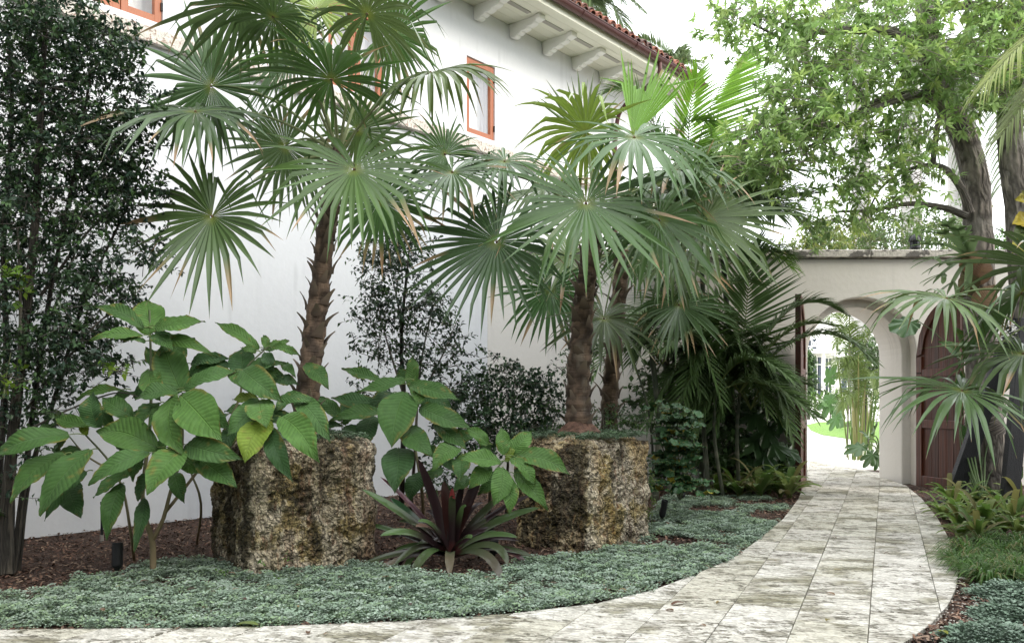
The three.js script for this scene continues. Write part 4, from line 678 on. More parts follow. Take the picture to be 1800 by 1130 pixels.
// glossy oval-leaved shrub near the gate
{
  seed(94); const t = thing('glossy_shrub', 'glossy round-leaved dark green shrub right of the middle stone block', 'shrub', gr(1195, 880)), wb = new MB();
  for (const [px, py] of [[1190, 720], [1160, 790], [1230, 800], [1200, 830], [1150, 740], [1215, 760]]) tube(wb, spline([gr(1195, 880), at((px + 1195) / 2, (py + 880) / 2, 10.2), at(px, py, 10)], 8), [.012, .005], 5, [.07, .09, .04]); part(t, 'stem', wb, M.stem);
  for (let i = 0; i < 62; i++) {
    const px = 1188 + gauss() * 48, py = 715 + 155 * Math.pow(rnd(), .9), d = 9.9 + gauss() * .35, C = at(px, py, d);
    for (let j = 0; j < 5; j++) { const a = j * 1.257 + rr(-.3, .3), dir = V(Math.cos(a), rr(-.1, .45), Math.sin(a)).normalize(), L = rr(.13, .2); bigLeaf(t, C.clone().addScaledVector(dir, .015), C.clone().addScaledVector(dir, L).add(V(0, rr(-.06, .03), 0)), L * .6, V(rr(-.5, .5), 1, rr(0, .9)), mulc(rnd() < .06 ? [.3, .26, .03] : [.04, .1, .035], rr(.75, 1.25)), { droop: .1, mat: M.dark }); }
  }
}
// ---------------------------------------------------------------- bromeliads
{
  seed(101); const C = gr(793, 992), t = thing('bromeliad', 'big dark red and green bromeliad between the stone blocks', 'bromeliad', C), d = -C.z, wine = [.016, .006, .007], olive = [.045, .06, .024], grn = [.06, .11, .03], red = [.03, .009, .007];
  const S = (mx, my, tx, ty, w, ca, cb, dz = 0, roll = 0) => { const mb = new MB(); strap(mb, C.clone().add(V(rr(-.03, .03), .06, rr(-.03, .03))), at(mx, my, d - dz * .6), at(tx, ty, d - dz), w * .8, (s) => mixc(s < .12 ? [.05, .014, .012] : ca, cb, sstep(.3, .8, s)), { n: 18, roll, ref: V(rr(-.1, .1), .75, .6) }); part(t, 'leaf', mb, M.brom); };
  S(775, 900, 734, 806, .045, wine, wine, .05); S(785, 890, 780, 845, .045, red, red, .05); S(795, 890, 795, 858, .03, red, [.2, .03, .03], .1); S(815, 895, 848, 830, .052, red, wine, .05); S(830, 915, 880, 872, .042, wine, olive, -.15); S(850, 900, 944, 866, .028, wine, wine, -.1); S(850, 915, 950, 892, .045, wine, grn, .15); S(850, 925, 910, 945, .035, olive, grn, .3); S(880, 930, 893, 994, .04, olive, olive, .45); S(860, 945, 884, 1026, .045, olive, [.07, .06, .04], .6); S(900, 940, 934, 1006, .026, wine, [.1, .05, .05], .1); S(815, 935, 829, 946, .04, wine, grn, .5); S(790, 950, 790, 1012, .042, olive, [.1, .08, .05], .6); S(755, 940, 714, 1030, .045, grn, olive, .55); S(735, 955, 648, 1012, .03, wine, [.12, .1, .07], .3); S(720, 955, 628, 996, .032, wine, olive, .1); S(730, 918, 668, 942, .042, wine, grn, .35); S(765, 915, 730, 926, .04, wine, [.1, .06, .04], .5); S(720, 905, 636, 860, .04, wine, grn, .05); S(735, 890, 668, 838, .024, wine, [.1, .04, .05], 0); S(725, 905, 686, 875, .038, wine, [.04, .1, .04], -.25); S(720, 935, 630, 918, .03, wine, grn, -.2); S(800, 900, 815, 845, .035, wine, wine, -.1); S(765, 905, 755, 860, .035, wine, olive, -.2); S(820, 930, 870, 930, .035, wine, wine, .1);
  for (let k = 0; k < 16; k++) { const a = -2.6 + 4.2 * k / 15 + rr(-.1, .1), R = rr(95, 150); S(793 + Math.sin(a) * R * .5, 968 - Math.abs(Math.cos(a)) * R * .55 - 18, 793 + Math.sin(a) * R, 975 - Math.cos(a) * R * .75, rr(.024, .036), wine, [olive, grn, wine][k % 3], rr(-.3, .3)); }
}
function rosetteGeo(sd, n, L, W, cols) { seed(sd); const mb = new MB(); for (let k = 0; k < n; k++) { const a = k * 2.4 + rr(-.2, .2), e = rr(.6, 1.6), l = L * rr(.75, 1.15), o = V(Math.cos(a), 0, Math.sin(a)), c = cols[Math.floor(rnd() * cols.length)]; strap(mb, V(0, .01, 0), o.clone().multiplyScalar(l * .35).setY(l * e * .75), o.clone().multiplyScalar(l * .85).setY(l * (e * .75 - .12 * rnd() * 3)), W * rr(.8, 1.2), (s) => mixc(mulc(c, .8), c, s), { n: 7 }); } return mb.geo(); }
{
  const cols = [[.18, .28, .05], [.13, .23, .045], [.24, .31, .09], [.22, .21, .07]], geos = [1, 2, 3].map((k) => rosetteGeo(110 + k, 17, .29, .024, cols));
  seed(120); const patch = (pts, label, group, sc) => pts.forEach(([px, py], i) => { const p = gr(px, py); const o = new THREE.Mesh(geos[i % 3], M.tree); o.name = numbered('small_bromeliad'); o.position.copy(p); o.rotation.y = rr(0, 6); o.scale.setScalar(sc * rr(.85, 1.2)); o.userData = { label, category: 'bromeliad', group }; scene.add(o); });
  patch([[1258, 872], [1283, 868], [1300, 876], [1318, 870], [1336, 877], [1352, 870], [1372, 876], [1388, 878], [1270, 862], [1330, 864], [1365, 864], [1308, 862], [1393, 868]], 'small green bromeliad in the patch beside the left gate leaf', 'bromeliads beside the left gate leaf', 1.45);
  patch([[1660, 915], [1680, 905], [1690, 930], [1712, 915], [1730, 935], [1748, 920], [1765, 940], [1780, 925], [1700, 895], [1725, 895], [1670, 890], [1755, 900], [1790, 945], [1795, 900], [1720, 955], [1690, 950]], 'small olive-green bromeliad in the patch around the black brace feet', 'bromeliads around the black braces', 1.15);
}
// red bloom among the small bromeliads
{ seed(130); const mb = new MB(), C = gr(1343, 866).add(V(0, .2, 0)); for (let k = 0; k < 5; k++) { const a = k * 1.25; strap(mb, C, C.clone().add(V(Math.cos(a) * .03, .05, Math.sin(a) * .03)), C.clone().add(V(Math.cos(a) * .07, .09, Math.sin(a) * .07)), .014, [.55, .03, .06], { n: 6 }); } tube(mb, [gr(1343, 866), C], [.005, .004], 5, [.1, .14, .05]); single('bromeliad_flower', mb, M.tree, 'small red flower in the bromeliads beside the left gate leaf', 'flower'); }

// ---------------------------------------------------------------- big lobed leaves (monstera, philodendron)
function lobed(t, base, tip, N0, W, col, cuts, mat = M.dark) {
  const A = tip.clone().sub(base), L = A.length(), [a, X, N] = ortho(A, N0), mb = new MB(), n = 64, c0 = mb.v(base.clone().addScaledVector(a, L * .28), col), ring = [];
  for (let k = 0; k <= n; k++) { const s = k / n, th = (s - .5) * 2 * Math.PI * .97, cut = cuts ? .5 + .5 * Math.pow(Math.abs(Math.cos(cuts * th * .5)), .6) : 1, r = (.5 + .22 * Math.cos(th)) * (1 - .15 * Math.pow(Math.abs(Math.sin(th)), 8)) * cut * L, x = Math.sin(th) * r * W * 1.02, y = L * .28 + Math.cos(th) * r; ring.push(mb.v(base.clone().addScaledVector(a, y).addScaledVector(X, x).addScaledVector(N, -.18 * L * Math.pow(r / L, 2) - .12 * Math.abs(x) + .02 * Math.sin(k * .9)), mulc(col, .9))); }
  for (let k = 0; k < n; k++) mb.t(c0, ring[k], ring[k + 1]);
  return part(t, 'leaf', mb, mat);
}
{
  seed(140); const t = thing('monstera', 'dark monstera with deeply cut leaves in shade left of the gate', 'plant', gr(1345, 862)), dk = [.04, .085, .03], st = new MB(), b = gr(1345, 862);
  for (const [bx, by, tx, ty, d] of [[1335, 765, 1312, 795, 12.6], [1352, 770, 1380, 805, 12.5], [1342, 785, 1352, 825, 12.6], [1365, 730, 1395, 760, 12.6], [1330, 720, 1320, 755, 12.6], [1322, 800, 1300, 820, 12.7], [1380, 780, 1396, 815, 12.8], [1350, 740, 1345, 785, 12.6]]) { const p = at(bx, by, d); lobed(t, p, at(tx, ty, d - .3), V(.1, .6, .8), .95, mulc(dk, rr(.8, 1.3)), 9); tube(st, bez(b, V((b.x + p.x) / 2, p.y * .8, p.z), p, 6), [.012, .007], 5, [.05, .08, .03]); }
  part(t, 'stalks', st, M.stem).userData.kind = 'stuff';
}
{
  seed(141); const t = thing('philodendron', 'philodendron with long broad green leaves beside the right gate leaf', 'plant', gr(1730, 905)), b = gr(1735, 900), st = new MB();
  const L = [[1715, 660, 1680, 575, .45, 11.9, blG], [1735, 640, 1740, 560, .5, 12, bl], [1700, 720, 1690, 650, .5, 12, bl], [1720, 820, 1690, 745, .45, 11.6, bl], [1735, 840, 1745, 760, .4, 11.6, blG], [1710, 850, 1700, 800, .4, 11.5, blG], [1750, 850, 1775, 780, .4, 11.5, bl], [1745, 780, 1710, 735, .4, 11.7, blD], [1770, 730, 1735, 690, .45, 11.8, blD], [1725, 850, 1750, 880, .5, 11.3, bl], [1700, 870, 1712, 905, .5, 11.3, bl], [1740, 700, 1790, 640, .4, 12, blD], [1690, 630, 1650, 600, .5, 12.1, bl], [1780, 800, 1800, 740, .45, 11.5, bl], [1715, 780, 1760, 800, .5, 11.5, blD], [1790, 690, 1765, 640, .5, 11.8, bl], [1770, 860, 1800, 820, .5, 11.3, bl]];
  for (const [bx, by, tx, ty, w, d, c] of L) { const A = at(bx, by, d), B = at(tx, ty, d - .05); bigLeaf(t, A, B, A.distanceTo(B) * w, V(rr(-.3, .1), .5, .8), mulc(c, rr(.8, 1.1)), { droop: .2 }); tube(st, bez(b, V((b.x + A.x) / 2, A.y * .7, A.z), A, 6), [.013, .007], 5, [.06, .1, .03]); }
  part(t, 'stalks', st, M.stem).userData.kind = 'stuff';
  const h = thing('heart_leaf_vine', 'single heart-shaped dark leaf against the wall right of the arch', 'plant', at(1625, 590, 12.9)); lobed(h, at(1612, 560, 12.9), at(1570, 580, 12.8), V(0, .75, .65), .9, [.045, .1, .03], 0); const sv = new MB(); tube(sv, spline([at(1612, 562, 12.9), at(1650, 590, 12.6), at(1690, 640, 12.4), at(1720, 760, 12.2)], 10), [.007, .01], 5, [.06, .09, .03]); part(h, 'stalk', sv, M.stem);
}

bushy('understory_shrub', 'shaded leafy shrub filling the corner behind the glossy shrub and the bromeliads', 'shrub', gr(1290, 862), [[[gr(1290, 862), at(1285, 760, 12.9), at(1280, 700, 12.9)], .02, .01], [[gr(1250, 862), at(1240, 770, 12.8), at(1235, 690, 12.8)], .02, .01]], [[1230, 720, 12.9, 45, 50, .4, 90], [1290, 730, 13, 45, 50, .4, 90], [1260, 790, 12.7, 50, 40, .4, 100], [1320, 800, 12.9, 40, 35, .4, 70], [1200, 660, 13.2, 50, 50, .4, 80], [1260, 640, 13.2, 50, 40, .4, 80], [1340, 700, 13.1, 35, 40, .3, 50], [1130, 700, 13.2, 30, 60, .3, 30], [1370, 810, 12.9, 25, 30, .3, 30]], { per: 8, len: .12, wid: .3, twig: .2, cols: [[.05, .1, .03], [.06, .12, .035]] }, undefined, 96, [.1, .085, .06]);

// ---------------------------------------------------------------- the big tree over the gate
const treeLeaf = [[.3, .44, .14], [.25, .38, .12], [.35, .48, .18], [.21, .32, .11], [.4, .52, .16]];
{
  seed(151); const base = at(1722, 0, 11.6).setY(0), t = thing('shade_tree', 'big shade tree with rough grey bark and light green crown over the gate', 'tree', base);
  const trunk = new MB(), D = 11.6; tube(trunk, spline([at(1735, 850, D).setY(-.05), ...pxs([[1730, 700], [1724, 560], [1722, 470], [1720, 400], [1714, 310], [1695, 240], [1668, 190], [1645, 130], [1632, 60], [1625, -80]], D)], 46), (k) => lerp(.22, .13, k) * (k < .08 ? 1.25 : 1), 20, [1, 1, 1], .07); part(t, 'trunk', trunk, M.bark);
  const br = [[[[1695, 240], [1650, 180], [1585, 165], [1530, 185], [1495, 205], [1440, 200]], .085, .03, 11.3], [[[1700, 380], [1660, 365], [1600, 358], [1530, 370], [1470, 372]], .05, .015, 11.2], [[[1706, 375], [1690, 330], [1660, 295], [1630, 290], [1590, 300]], .06, .02, 11.4], [[[1640, 290], [1648, 230], [1655, 190], [1660, 165]], .04, .03, 11.3], [[[1520, 175], [1500, 150], [1488, 130]], .04, .015, 11.2], [[[1635, 110], [1580, 60], [1500, 52], [1440, 55], [1380, 30]], .08, .03, 11.2], [[[1640, 160], [1580, 175], [1520, 200], [1480, 220], [1400, 240]], .05, .015, 10.8], [[[1628, 20], [1700, 10], [1800, 20]], .07, .04, 11.3], [[[1495, 205], [1440, 250], [1390, 265], [1340, 275]], .03, .008, 10.8], [[[1440, 55], [1400, 80], [1360, 60], [1300, 30]], .035, .01, 11], [[[1590, 300], [1550, 330], [1520, 380], [1490, 400]], .02, .006, 11.1]];
  for (const [pts, r0, r1, d] of br) { const mb = new MB(); tube(mb, spline(pxs(pts, d), 22), [r0, r1], 10, [1, 1, 1], .1); part(t, 'branch', mb, M.bark); }
  const lf = new MB(), wb = new MB();
  leafCloud(lf, [
    [1290, 25, 11.2, 50, 30, .8, 40], [1340, 40, 11, 70, 45, .9, 76], [1430, 40, 11, 90, 55, 1, 120], [1540, 40, 11.3, 90, 60, 1, 120], [1650, 45, 11.2, 90, 60, 1, 120], [1760, 40, 11.5, 70, 50, 1, 72], [1420, 110, 10.6, 80, 40, .8, 92], [1510, 120, 10.8, 80, 45, .8, 92], [1600, 130, 10.9, 70, 45, .8, 80], [1680, 110, 10.7, 60, 40, .8, 64], [1735, 130, 10.4, 50, 40, .7, 48], [1725, 175, 10.4, 40, 25, .5, 36],
    [1370, 185, 10.5, 55, 35, .7, 52], [1440, 175, 10.4, 70, 40, .7, 76], [1550, 215, 11.2, 60, 30, .8, 24], [1330, 240, 10.4, 60, 30, .7, 52], [1400, 245, 10.4, 70, 35, .7, 68], [1310, 285, 10.3, 45, 22, .6, 32], [1370, 290, 10.3, 50, 25, .6, 36], [1450, 220, 10.6, 50, 30, .6, 36], [1530, 245, 10.9, 60, 35, .8, 36], [1590, 240, 10.8, 60, 35, .8, 36], [1560, 295, 10.9, 60, 35, .7, 40], [1520, 310, 10.8, 40, 30, .6, 32], [1480, 330, 10.7, 35, 25, .5, 22], [1610, 320, 10.9, 30, 30, .5, 20], [1500, 375, 10.7, 45, 25, .5, 19], [1450, 385, 10.7, 35, 25, .5, 19], [1560, 370, 10.8, 50, 25, .5, 24], [1640, 230, 11, 30, 40, .5, 20], [1420, 340, 10.6, 30, 20, .4, 11], [1480, 260, 10.9, 40, 25, .5, 18],
    [V(4.6, 7.6, -11), 1.6, 1, 1.6, 96], [V(6.2, 8, -11.4), 1.8, 1.1, 1.8, 120], [V(8, 7.6, -11.6), 1.6, 1, 1.6, 88],  // unseen upper crown, added above the view to shade the lower house wall
  ], { per: 11, len: .13, wid: .155, twig: .22, cols: treeLeaf, rosette: true, hang: .12, wood: wb, twigR: .006, twigShare: .7, twigCol: [.2, .17, .14], flat: 1 });
  part(t, 'crown', lf, M.tree); part(t, 'twigs', wb, M.stem).userData.kind = 'stuff';
}
{
  seed(152); const t = thing('leaning_tree', 'second grey-barked tree at the right edge propped by black braces', 'tree', at(1840, 0, 11).setY(0)), mb = new MB(), D = 11;
  tube(mb, spline([at(1850, 900, D).setY(-.05), ...pxs([[1835, 760], [1815, 620], [1800, 480], [1794, 380], [1786, 320], [1778, 260], [1775, 200], [1790, 100], [1800, -40]], D)], 40), [.2, .13], 18, [1, 1, 1], .07); part(t, 'trunk', mb, M.bark);
  for (const [pts, r0, r1] of [[[[1783, 230], [1800, 215], [1830, 190]], .05, .03], [[[1776, 180], [1745, 130], [1740, 70], [1760, 0]], .06, .03], [[[1785, 60], [1745, 20], [1700, 0]], .05, .02]]) { const b = new MB(); tube(b, spline(pxs(pts, D), 14), [r0, r1], 9, [1, 1, 1], .1); part(t, 'branch', b, M.bark); }
  const lf = new MB(), wb = new MB(); leafCloud(lf, [[1780, 90, 10.6, 50, 40, .6, 60], [1790, 160, 10.6, 30, 30, .5, 34], [1760, 20, 10.8, 60, 30, .7, 60], [1830, 60, 11, 40, 80, 1, 50]], { per: 11, len: .13, wid: .155, twig: .22, cols: treeLeaf, rosette: true, hang: .12, wood: wb, twigR: .006 }); part(t, 'crown', lf, M.tree); part(t, 'twigs', wb, M.stem).userData.kind = 'stuff';
}
// black timber braces
const brace = (a, b, label) => { const L = a.distanceTo(b), t = thing('timber_brace', label, 'brace', a, 'black timber braces'); const g = new RoundedBoxGeometry(.2, L, .1, 2, .008); g.translate(0, L / 2, 0); const o = new THREE.Mesh(g, M.blackPaint); o.name = 'beam'; o.quaternion.setFromUnitVectors(UP, b.clone().sub(a).normalize()); t.add(o); const f = new THREE.Mesh(new RoundedBoxGeometry(.26, .06, .2, 2, .01), M.blackPaint); f.name = 'foot_block'; f.position.y = .01; t.add(f); return t; };
brace(gr(1672, 886), at(1788, 560, 11), 'black timber brace leaning from beside the gate leaf up to the tree');
brace(gr(1773, 900), at(1806, 560, 10.6), 'black timber brace nearest the right edge, almost upright');
// staghorn fern on the tree
{
  seed(160); const C = at(1705, 455, 11.2), t = thing('staghorn_fern', 'staghorn fern with forked leaves mounted on the big tree trunk', 'fern', C), g1 = [.17, .25, .11];
  const forked = (tx, ty, d, w) => { const mb = new MB(), E = at(tx, ty, d), mid = C.clone().lerp(E, .55).add(V(0, .12, .05)); strap(mb, C, mid, E, w, g1, { n: 12 }); for (let k = -1; k <= 1; k += 2) { const f = C.clone().lerp(E, .72).add(V(0, .05, 0)); for (let q = 0; q < 2; q++) strap(mb, f, f.clone().lerp(E, .6).add(V(k * .08, .04 * q, k * .05)), E.clone().add(V(k * rr(.08, .2), rr(-.12, .1), k * .08)), w * .6, mulc(g1, rr(.85, 1.15)), { n: 7 }); } part(t, 'leaf', mb, M.tree); };
  for (const [x, y, w] of [[1630, 430, .05], [1645, 405, .05], [1655, 385, .045], [1680, 395, .05], [1690, 410, .04], [1625, 460, .04], [1650, 470, .05], [1640, 500, .045], [1665, 520, .04], [1700, 520, .04], [1715, 420, .04]]) forked(x, y, 11 + rr(-.2, .1), w);
  for (const [x, y, tx, ty, c] of [[1705, 480, 1705, 435, [.35, .22, .13]], [1712, 500, 1735, 450, [.25, .15, .09]], [1700, 520, 1690, 475, [.14, .12, .06]], [1715, 540, 1750, 500, [.3, .2, .12]]]) bigLeaf(t, at(x, y, 11.3), at(tx, ty, 11.15), .3, V(-.2, .1, 1), c, { droop: .3 });
}
// white orchid spray and the orange flower
{
  seed(165); const C = at(1790, 610, 10.2), t = thing('white_orchid', 'spray of white orchid flowers in front of the leaning tree', 'orchid', C), st = new MB(); tube(st, spline([at(1800, 640, 10.5), at(1790, 590, 10.3), at(1770, 570, 10.1), at(1750, 580, 10)], 10), [.006, .003], 5, [.08, .12, .04]); part(t, 'stem', st, M.stem);
  for (const [x, y] of [[1752, 580], [1758, 592], [1764, 574], [1772, 568], [1770, 585], [1780, 570], [1784, 580], [1760, 566], [1777, 592]]) { const mb = new MB(), p = at(x, y, 10 + rr(-.1, .1)); for (let k = 0; k < 5; k++) { const a = k * 1.257 + rr(-.2, .2), e = p.clone().add(V(Math.cos(a) * .045, Math.sin(a) * .045, .01)); strap(mb, p, p.clone().lerp(e, .5).add(V(0, 0, .012)), e, .02, [.8, .8, .78], { n: 6, even: true }); } tube(mb, [p, p.clone().add(V(0, -.004, .02))], [.006, .004], 6, [.5, .4, .1]); part(t, 'flower', mb, M.tree); }
  const mb = new MB(), q = at(1778, 661, 10.8); for (let k = 0; k < 7; k++) { const a = k * .9, e = q.clone().add(V(Math.cos(a) * .07, Math.sin(a) * .035, .02)); strap(mb, q, q.clone().lerp(e, .5).add(V(0, .02, .02)), e, .018, [.7, .1, .03], { n: 6 }); } tube(mb, [q, q.clone().add(V(.02, -.4, -.05)), V(q.x + .03, .05, q.z - .1)], [.006, .008], 5, [.08, .12, .04]); single('orange_flower', mb, M.tree, 'orange-red flower between the black braces', 'flower');
}
// croton at the right edge and the drooping feather frond above it
{
  seed(170); const t = thing('croton', 'yellow and green croton leaves at the right edge above the fan palm', 'plant', at(1815, 470, 9.4)); for (const [bx, by, tx, ty, c] of [[1810, 360, 1785, 350, [.4, .34, .04]], [1812, 385, 1780, 395, [.42, .32, .03]], [1812, 405, 1782, 420, [.1, .14, .04]], [1812, 425, 1780, 445, [.36, .32, .04]], [1812, 440, 1790, 462, [.12, .15, .04]], [1815, 370, 1798, 335, [.2, .2, .04]], [1812, 395, 1795, 410, [.08, .12, .04]]]) { const A = at(bx, by, 9.4), B = at(tx, ty, 9.3); bigLeaf(t, A, B, A.distanceTo(B) * .75, V(0, .4, .9), c, { mat: M.dark }); }
  const st = new MB(); tube(st, spline([at(1818, 330, 9.5), at(1815, 420, 9.5), at(1825, 560, 9.6), at(1835, 900, 9.8).setY(0)], 12), [.008, .02], 6, [.1, .09, .06]); part(t, 'stem', st, M.stem);
  const p = thing('overhanging_palm', 'yellowish feather palm frond hanging in at the upper right edge', 'palm tree', at(2050, 0, 9).setY(0)); const tr = new MB(); tube(tr, [at(2050, 0, 9).setY(0), at(2040, 300, 9), at(2030, 0, 9)], [.14, .1], 14, [.4, .38, .35]); part(p, 'trunk', tr, M.stem);
  for (const [b, c, col] of [[[1900, -60], [1730, 150], [.22, .26, .06]], [[1900, 20], [1760, 240], [.16, .2, .07]]]) { const mb = new MB(); pinnate(mb, at(2030, 10, 9), at(...b, 8.8), at(...c, 8.5), { col, len: .75, n: 50, w: .014, droop: .9, vee: .05 }); part(p, 'frond', mb, M.feather); }
}

// ---------------------------------------------------------------- behind the wall and the roof
function royal(px, d, w, top, label, fr, sd) {
  seed(sd); const b = at(px, 0, d).setY(0), t = thing('royal_palm', label, 'palm tree', b, 'grey palm trunks behind the wall'), r = w / 2 / F * d, mb = new MB(), T = at(px, top, d); tube(mb, spline([b, b.clone().lerp(T, .5).add(V(.05, 0, 0)), T], 16), (k) => r * (1 + .08 * Math.sin(k * 3)), 18); part(t, 'trunk', mb, M.palmBark);
  for (const [bx, by, cx, cy, col] of fr) { const m = new MB(); pinnate(m, T, at(bx, by, d), at(cx, cy, d - 1), { col, len: 1.1, n: 40, w: .03, droop: .9 }); part(t, 'frond', m, M.feather); }
}
const greyG = [.14, .18, .1];
royal(1690, 22, 44, 110, 'thick grey palm trunk right behind the big tree trunk', [[1720, 0, 1640, 300, greyG], [1690, 0, 1700, 330, greyG], [1650, 20, 1590, 250, greyG]], 181);
royal(1601, 26, 32, 60, 'grey palm trunk rising behind the black wall lantern', [[1560, -40, 1500, 120, greyG]], 182);
royal(1512, 27, 30, 70, 'grey palm trunk left of the black wall lantern, behind the wall', [[1480, -40, 1400, 100, greyG]], 183);
royal(1783, 20, 32, 100, 'grey palm trunk at the right edge behind the leaning tree', [[1800, 0, 1760, 330, greyG]], 184);
for (const [px, py, d, label, sd] of [[1560, 415, 19, 'airy light green shrub above the wall left of the lantern', 191], [1650, 405, 19, 'airy light green shrub above the wall right of the lantern', 192], [1755, 440, 19, 'rounded green shrub above the wall at far right', 193], [1490, 425, 20.2, 'yellowish green shrub above the wall near the feather palms', 194]])
  bushy('background_shrub', label, 'shrub', at(px, 0, d).setY(0), [[[at(px, 0, d).setY(0), at(px + 4, 560, d), at(px, py + 20, d)], .022, .012], [[at(px, 560, d), at(px - 25, 480, d), at(px - 30, py - 10, d)], .018, .01]], sd === 193 ? [[px, py, d, 25, 30, .8, 120]] : [[px - 25, py, d, 38, 42, 1, 80], [px + 25, py - 5, d, 38, 42, 1, 80], [px, py + 15, d, 50, 30, 1, 70]], { per: 9, len: .1, wid: .22, twig: .3, cols: sd === 194 ? [[.24, .26, .06], [.16, .2, .06]] : sd === 193 ? [[.08, .17, .03], [.11, .22, .04]] : [[.13, .2, .07], [.1, .16, .06], [.2, .25, .09]], mat: M.tree }, 'shrubs behind the wall', sd, [.14, .12, .09]);
bushy('hanging_bush', 'yellow-green bush with drooping leaves behind the wall left of the grey trunks', 'shrub', at(1380, 0, 18).setY(0), [[[at(1380, 0, 18).setY(0), at(1382, 600, 18), at(1420, 430, 18)], .05, .02]], [[1430, 425, 18, 40, 25, .8, 70], [1460, 410, 18.5, 35, 30, .8, 60], [1400, 440, 18, 25, 25, .6, 40]], { per: 9, len: .16, wid: .12, twig: .3, cols: [[.16, .22, .05], [.22, .25, .06], [.1, .16, .04]], mat: M.tree, hang: .6 }, undefined, 195, [.14, .12, .09]);
{
  seed(200); const b = at(1000, 0, 30).setY(0), t = thing('roof_palm', 'feathery palm crown showing above the tiled roof', 'palm tree', b), mb = new MB(); tube(mb, [b, at(1000, 100, 30), at(1000, 10, 30)], [.25, .2], 12); part(t, 'trunk', mb, M.palmBark);
  for (const [bx, by, cx, cy] of [[1060, -60, 1130, 20], [1080, -30, 1100, 60], [960, -60, 900, 20], [1020, -60, 1050, 30], [1050, -90, 1150, -20], [1040, -40, 1060, 70], [1030, -80, 1090, 0]]) { const m = new MB(); pinnate(m, at(1000, 10, 30), at(bx, by, 30), at(cx, cy, 29), { col: [.14, .2, .08], len: 1.1, n: 60, w: .035, droop: .9 }); part(t, 'frond', m, M.feather); }
  const b2 = at(1195, 0, 30).setY(0), t2 = thing('roof_palm', 'small distant palm crown just right of the roof end', 'palm tree', b2), m2 = new MB(); tube(m2, [b2, at(1195, 200, 30), at(1195, 130, 30)], [.2, .15], 12); part(t2, 'trunk', m2, M.palmBark);
  for (const [bx, by, cx, cy] of [[1170, 80, 1150, 130], [1210, 90, 1225, 120], [1190, 80, 1180, 100], [1150, 60, 1110, 70], [1120, 70, 1090, 110]]) { const m = new MB(); pinnate(m, at(1195, 130, 30), at(bx, by, 30), at(cx, cy, 29.5), { col: [.14, .2, .08], len: .8, n: 40, w: .03, droop: .7 }); part(t2, 'frond', m, M.feather); }
}
// ---------------------------------------------------------------- seen through the arch
{
  const d = 62, b = at(1440, 0, d).setY(0), t = thing('far_house', 'white house with tall glazed doors seen through the archway', 'house', b), add = (name, x0, x1, y0, y1, z, dep, m, par = t) => { const k = (d - z) / F, w = (x1 - x0) * k, h = (y1 - y0) * k, g = box(w, h, dep, ((x0 + x1) / 2 - CX) * k - b.x, EYE - ((y0 + y1) / 2 - CY) * k, z); const o = new THREE.Mesh(g, m); o.name = name; par.add(o); return o; };
  const wh = M.white, gl = std({ color: 0x3c4450, roughness: .08, metalness: .1 });
  const w = add('wall', 1300, 1560, 480, 727, -.4, .5, wh);
  for (const [x0, x1, y0, y1] of [[1418, 1436, 596, 614], [1400, 1414, 636, 690], [1430, 1444, 628, 694], [1452, 1462, 630, 694], [1340, 1380, 630, 694], [1480, 1500, 630, 690]]) {
    const p = add('window', x0 - 2, x1 + 2, y0 - 2, y1 + 2, -.1, .12, wh); add('pane', x0, x1, y0, y1, -.03, .04, gl, p);
    add('muntin', x0, x1, y0 + 12, y0 + 13.5, .0, .05, wh, p); add('muntin', (x0 + x1) / 2 - .6, (x0 + x1) / 2 + .6, y0, y1, .002, .06, wh, p);
  }
  for (const x of [1424, 1446, 1466]) add('column', x, x + 4, 612, 727, .6, .25, wh);
  add('balcony_slab', 1380, 1475, 614, 621, .4, 1, wh); add('balcony_rail', 1380, 1475, 590, 593, .8, .1, wh);
  for (let k = 0; k < 3; k++) for (const s of [1, -1]) { const kk = (d - .8) / F, g = box(.09, 27 * kk, .06, 0, 0, 0); const o = new THREE.Mesh(g, wh); o.name = 'rail_brace'; o.position.set((1410 + k * 22 - CX) * kk - b.x, EYE - (604 - CY) * kk, .8); o.rotation.z = s * .7; t.add(o); }
}
bushy('clipped_hedge', 'low clipped green hedge in front of the far white house', 'hedge', at(1460, 0, 52).setY(0), [[[at(1460, 0, 52).setY(0), at(1460, 705, 52)], .05, .03]], Array.from({ length: 14 }, (_, i) => [1390 + i * 13, 704, 52, 12, 18, .6, 30]), { per: 8, len: .16, wid: .35, twig: .25, cols: [[.09, .17, .03], [.07, .13, .03], [.12, .22, .04]], mat: M.tree }, undefined, 201, [.1, .08, .05]);
bushy('round_topiary', 'rounded clipped tree beyond the arch beside the left gate leaf', 'tree', at(1422, 0, 56).setY(0), [[[at(1422, 0, 56).setY(0), at(1422, 660, 56)], .1, .06]], [[1420, 660, 56, 14, 42, .6, 340], [1418, 632, 56, 10, 22, .5, 100]], { per: 8, len: .18, wid: .35, twig: .25, cols: [[.05, .1, .03], [.06, .12, .03]] }, undefined, 202, [.1, .08, .05]);
bushy('courtyard_shrub', 'dense green shrub filling the right side of the view through the arch', 'tree', at(1540, 0, 24).setY(0), [[[at(1525, 0, 24).setY(0), at(1522, 700, 24), at(1528, 640, 24)], .06, .03]], [[1530, 625, 24, 40, 35, .9, 180], [1515, 660, 23.5, 35, 30, .7, 120], [1560, 640, 24, 40, 60, .9, 140], [1500, 600, 25, 30, 30, .6, 50], [1545, 590, 25, 30, 30, .6, 60]], { per: 8, len: .1, wid: .3, twig: .25, cols: [[.06, .11, .03], [.08, .14, .04], [.05, .09, .03]] }, undefined, 203, [.1, .08, .05]);
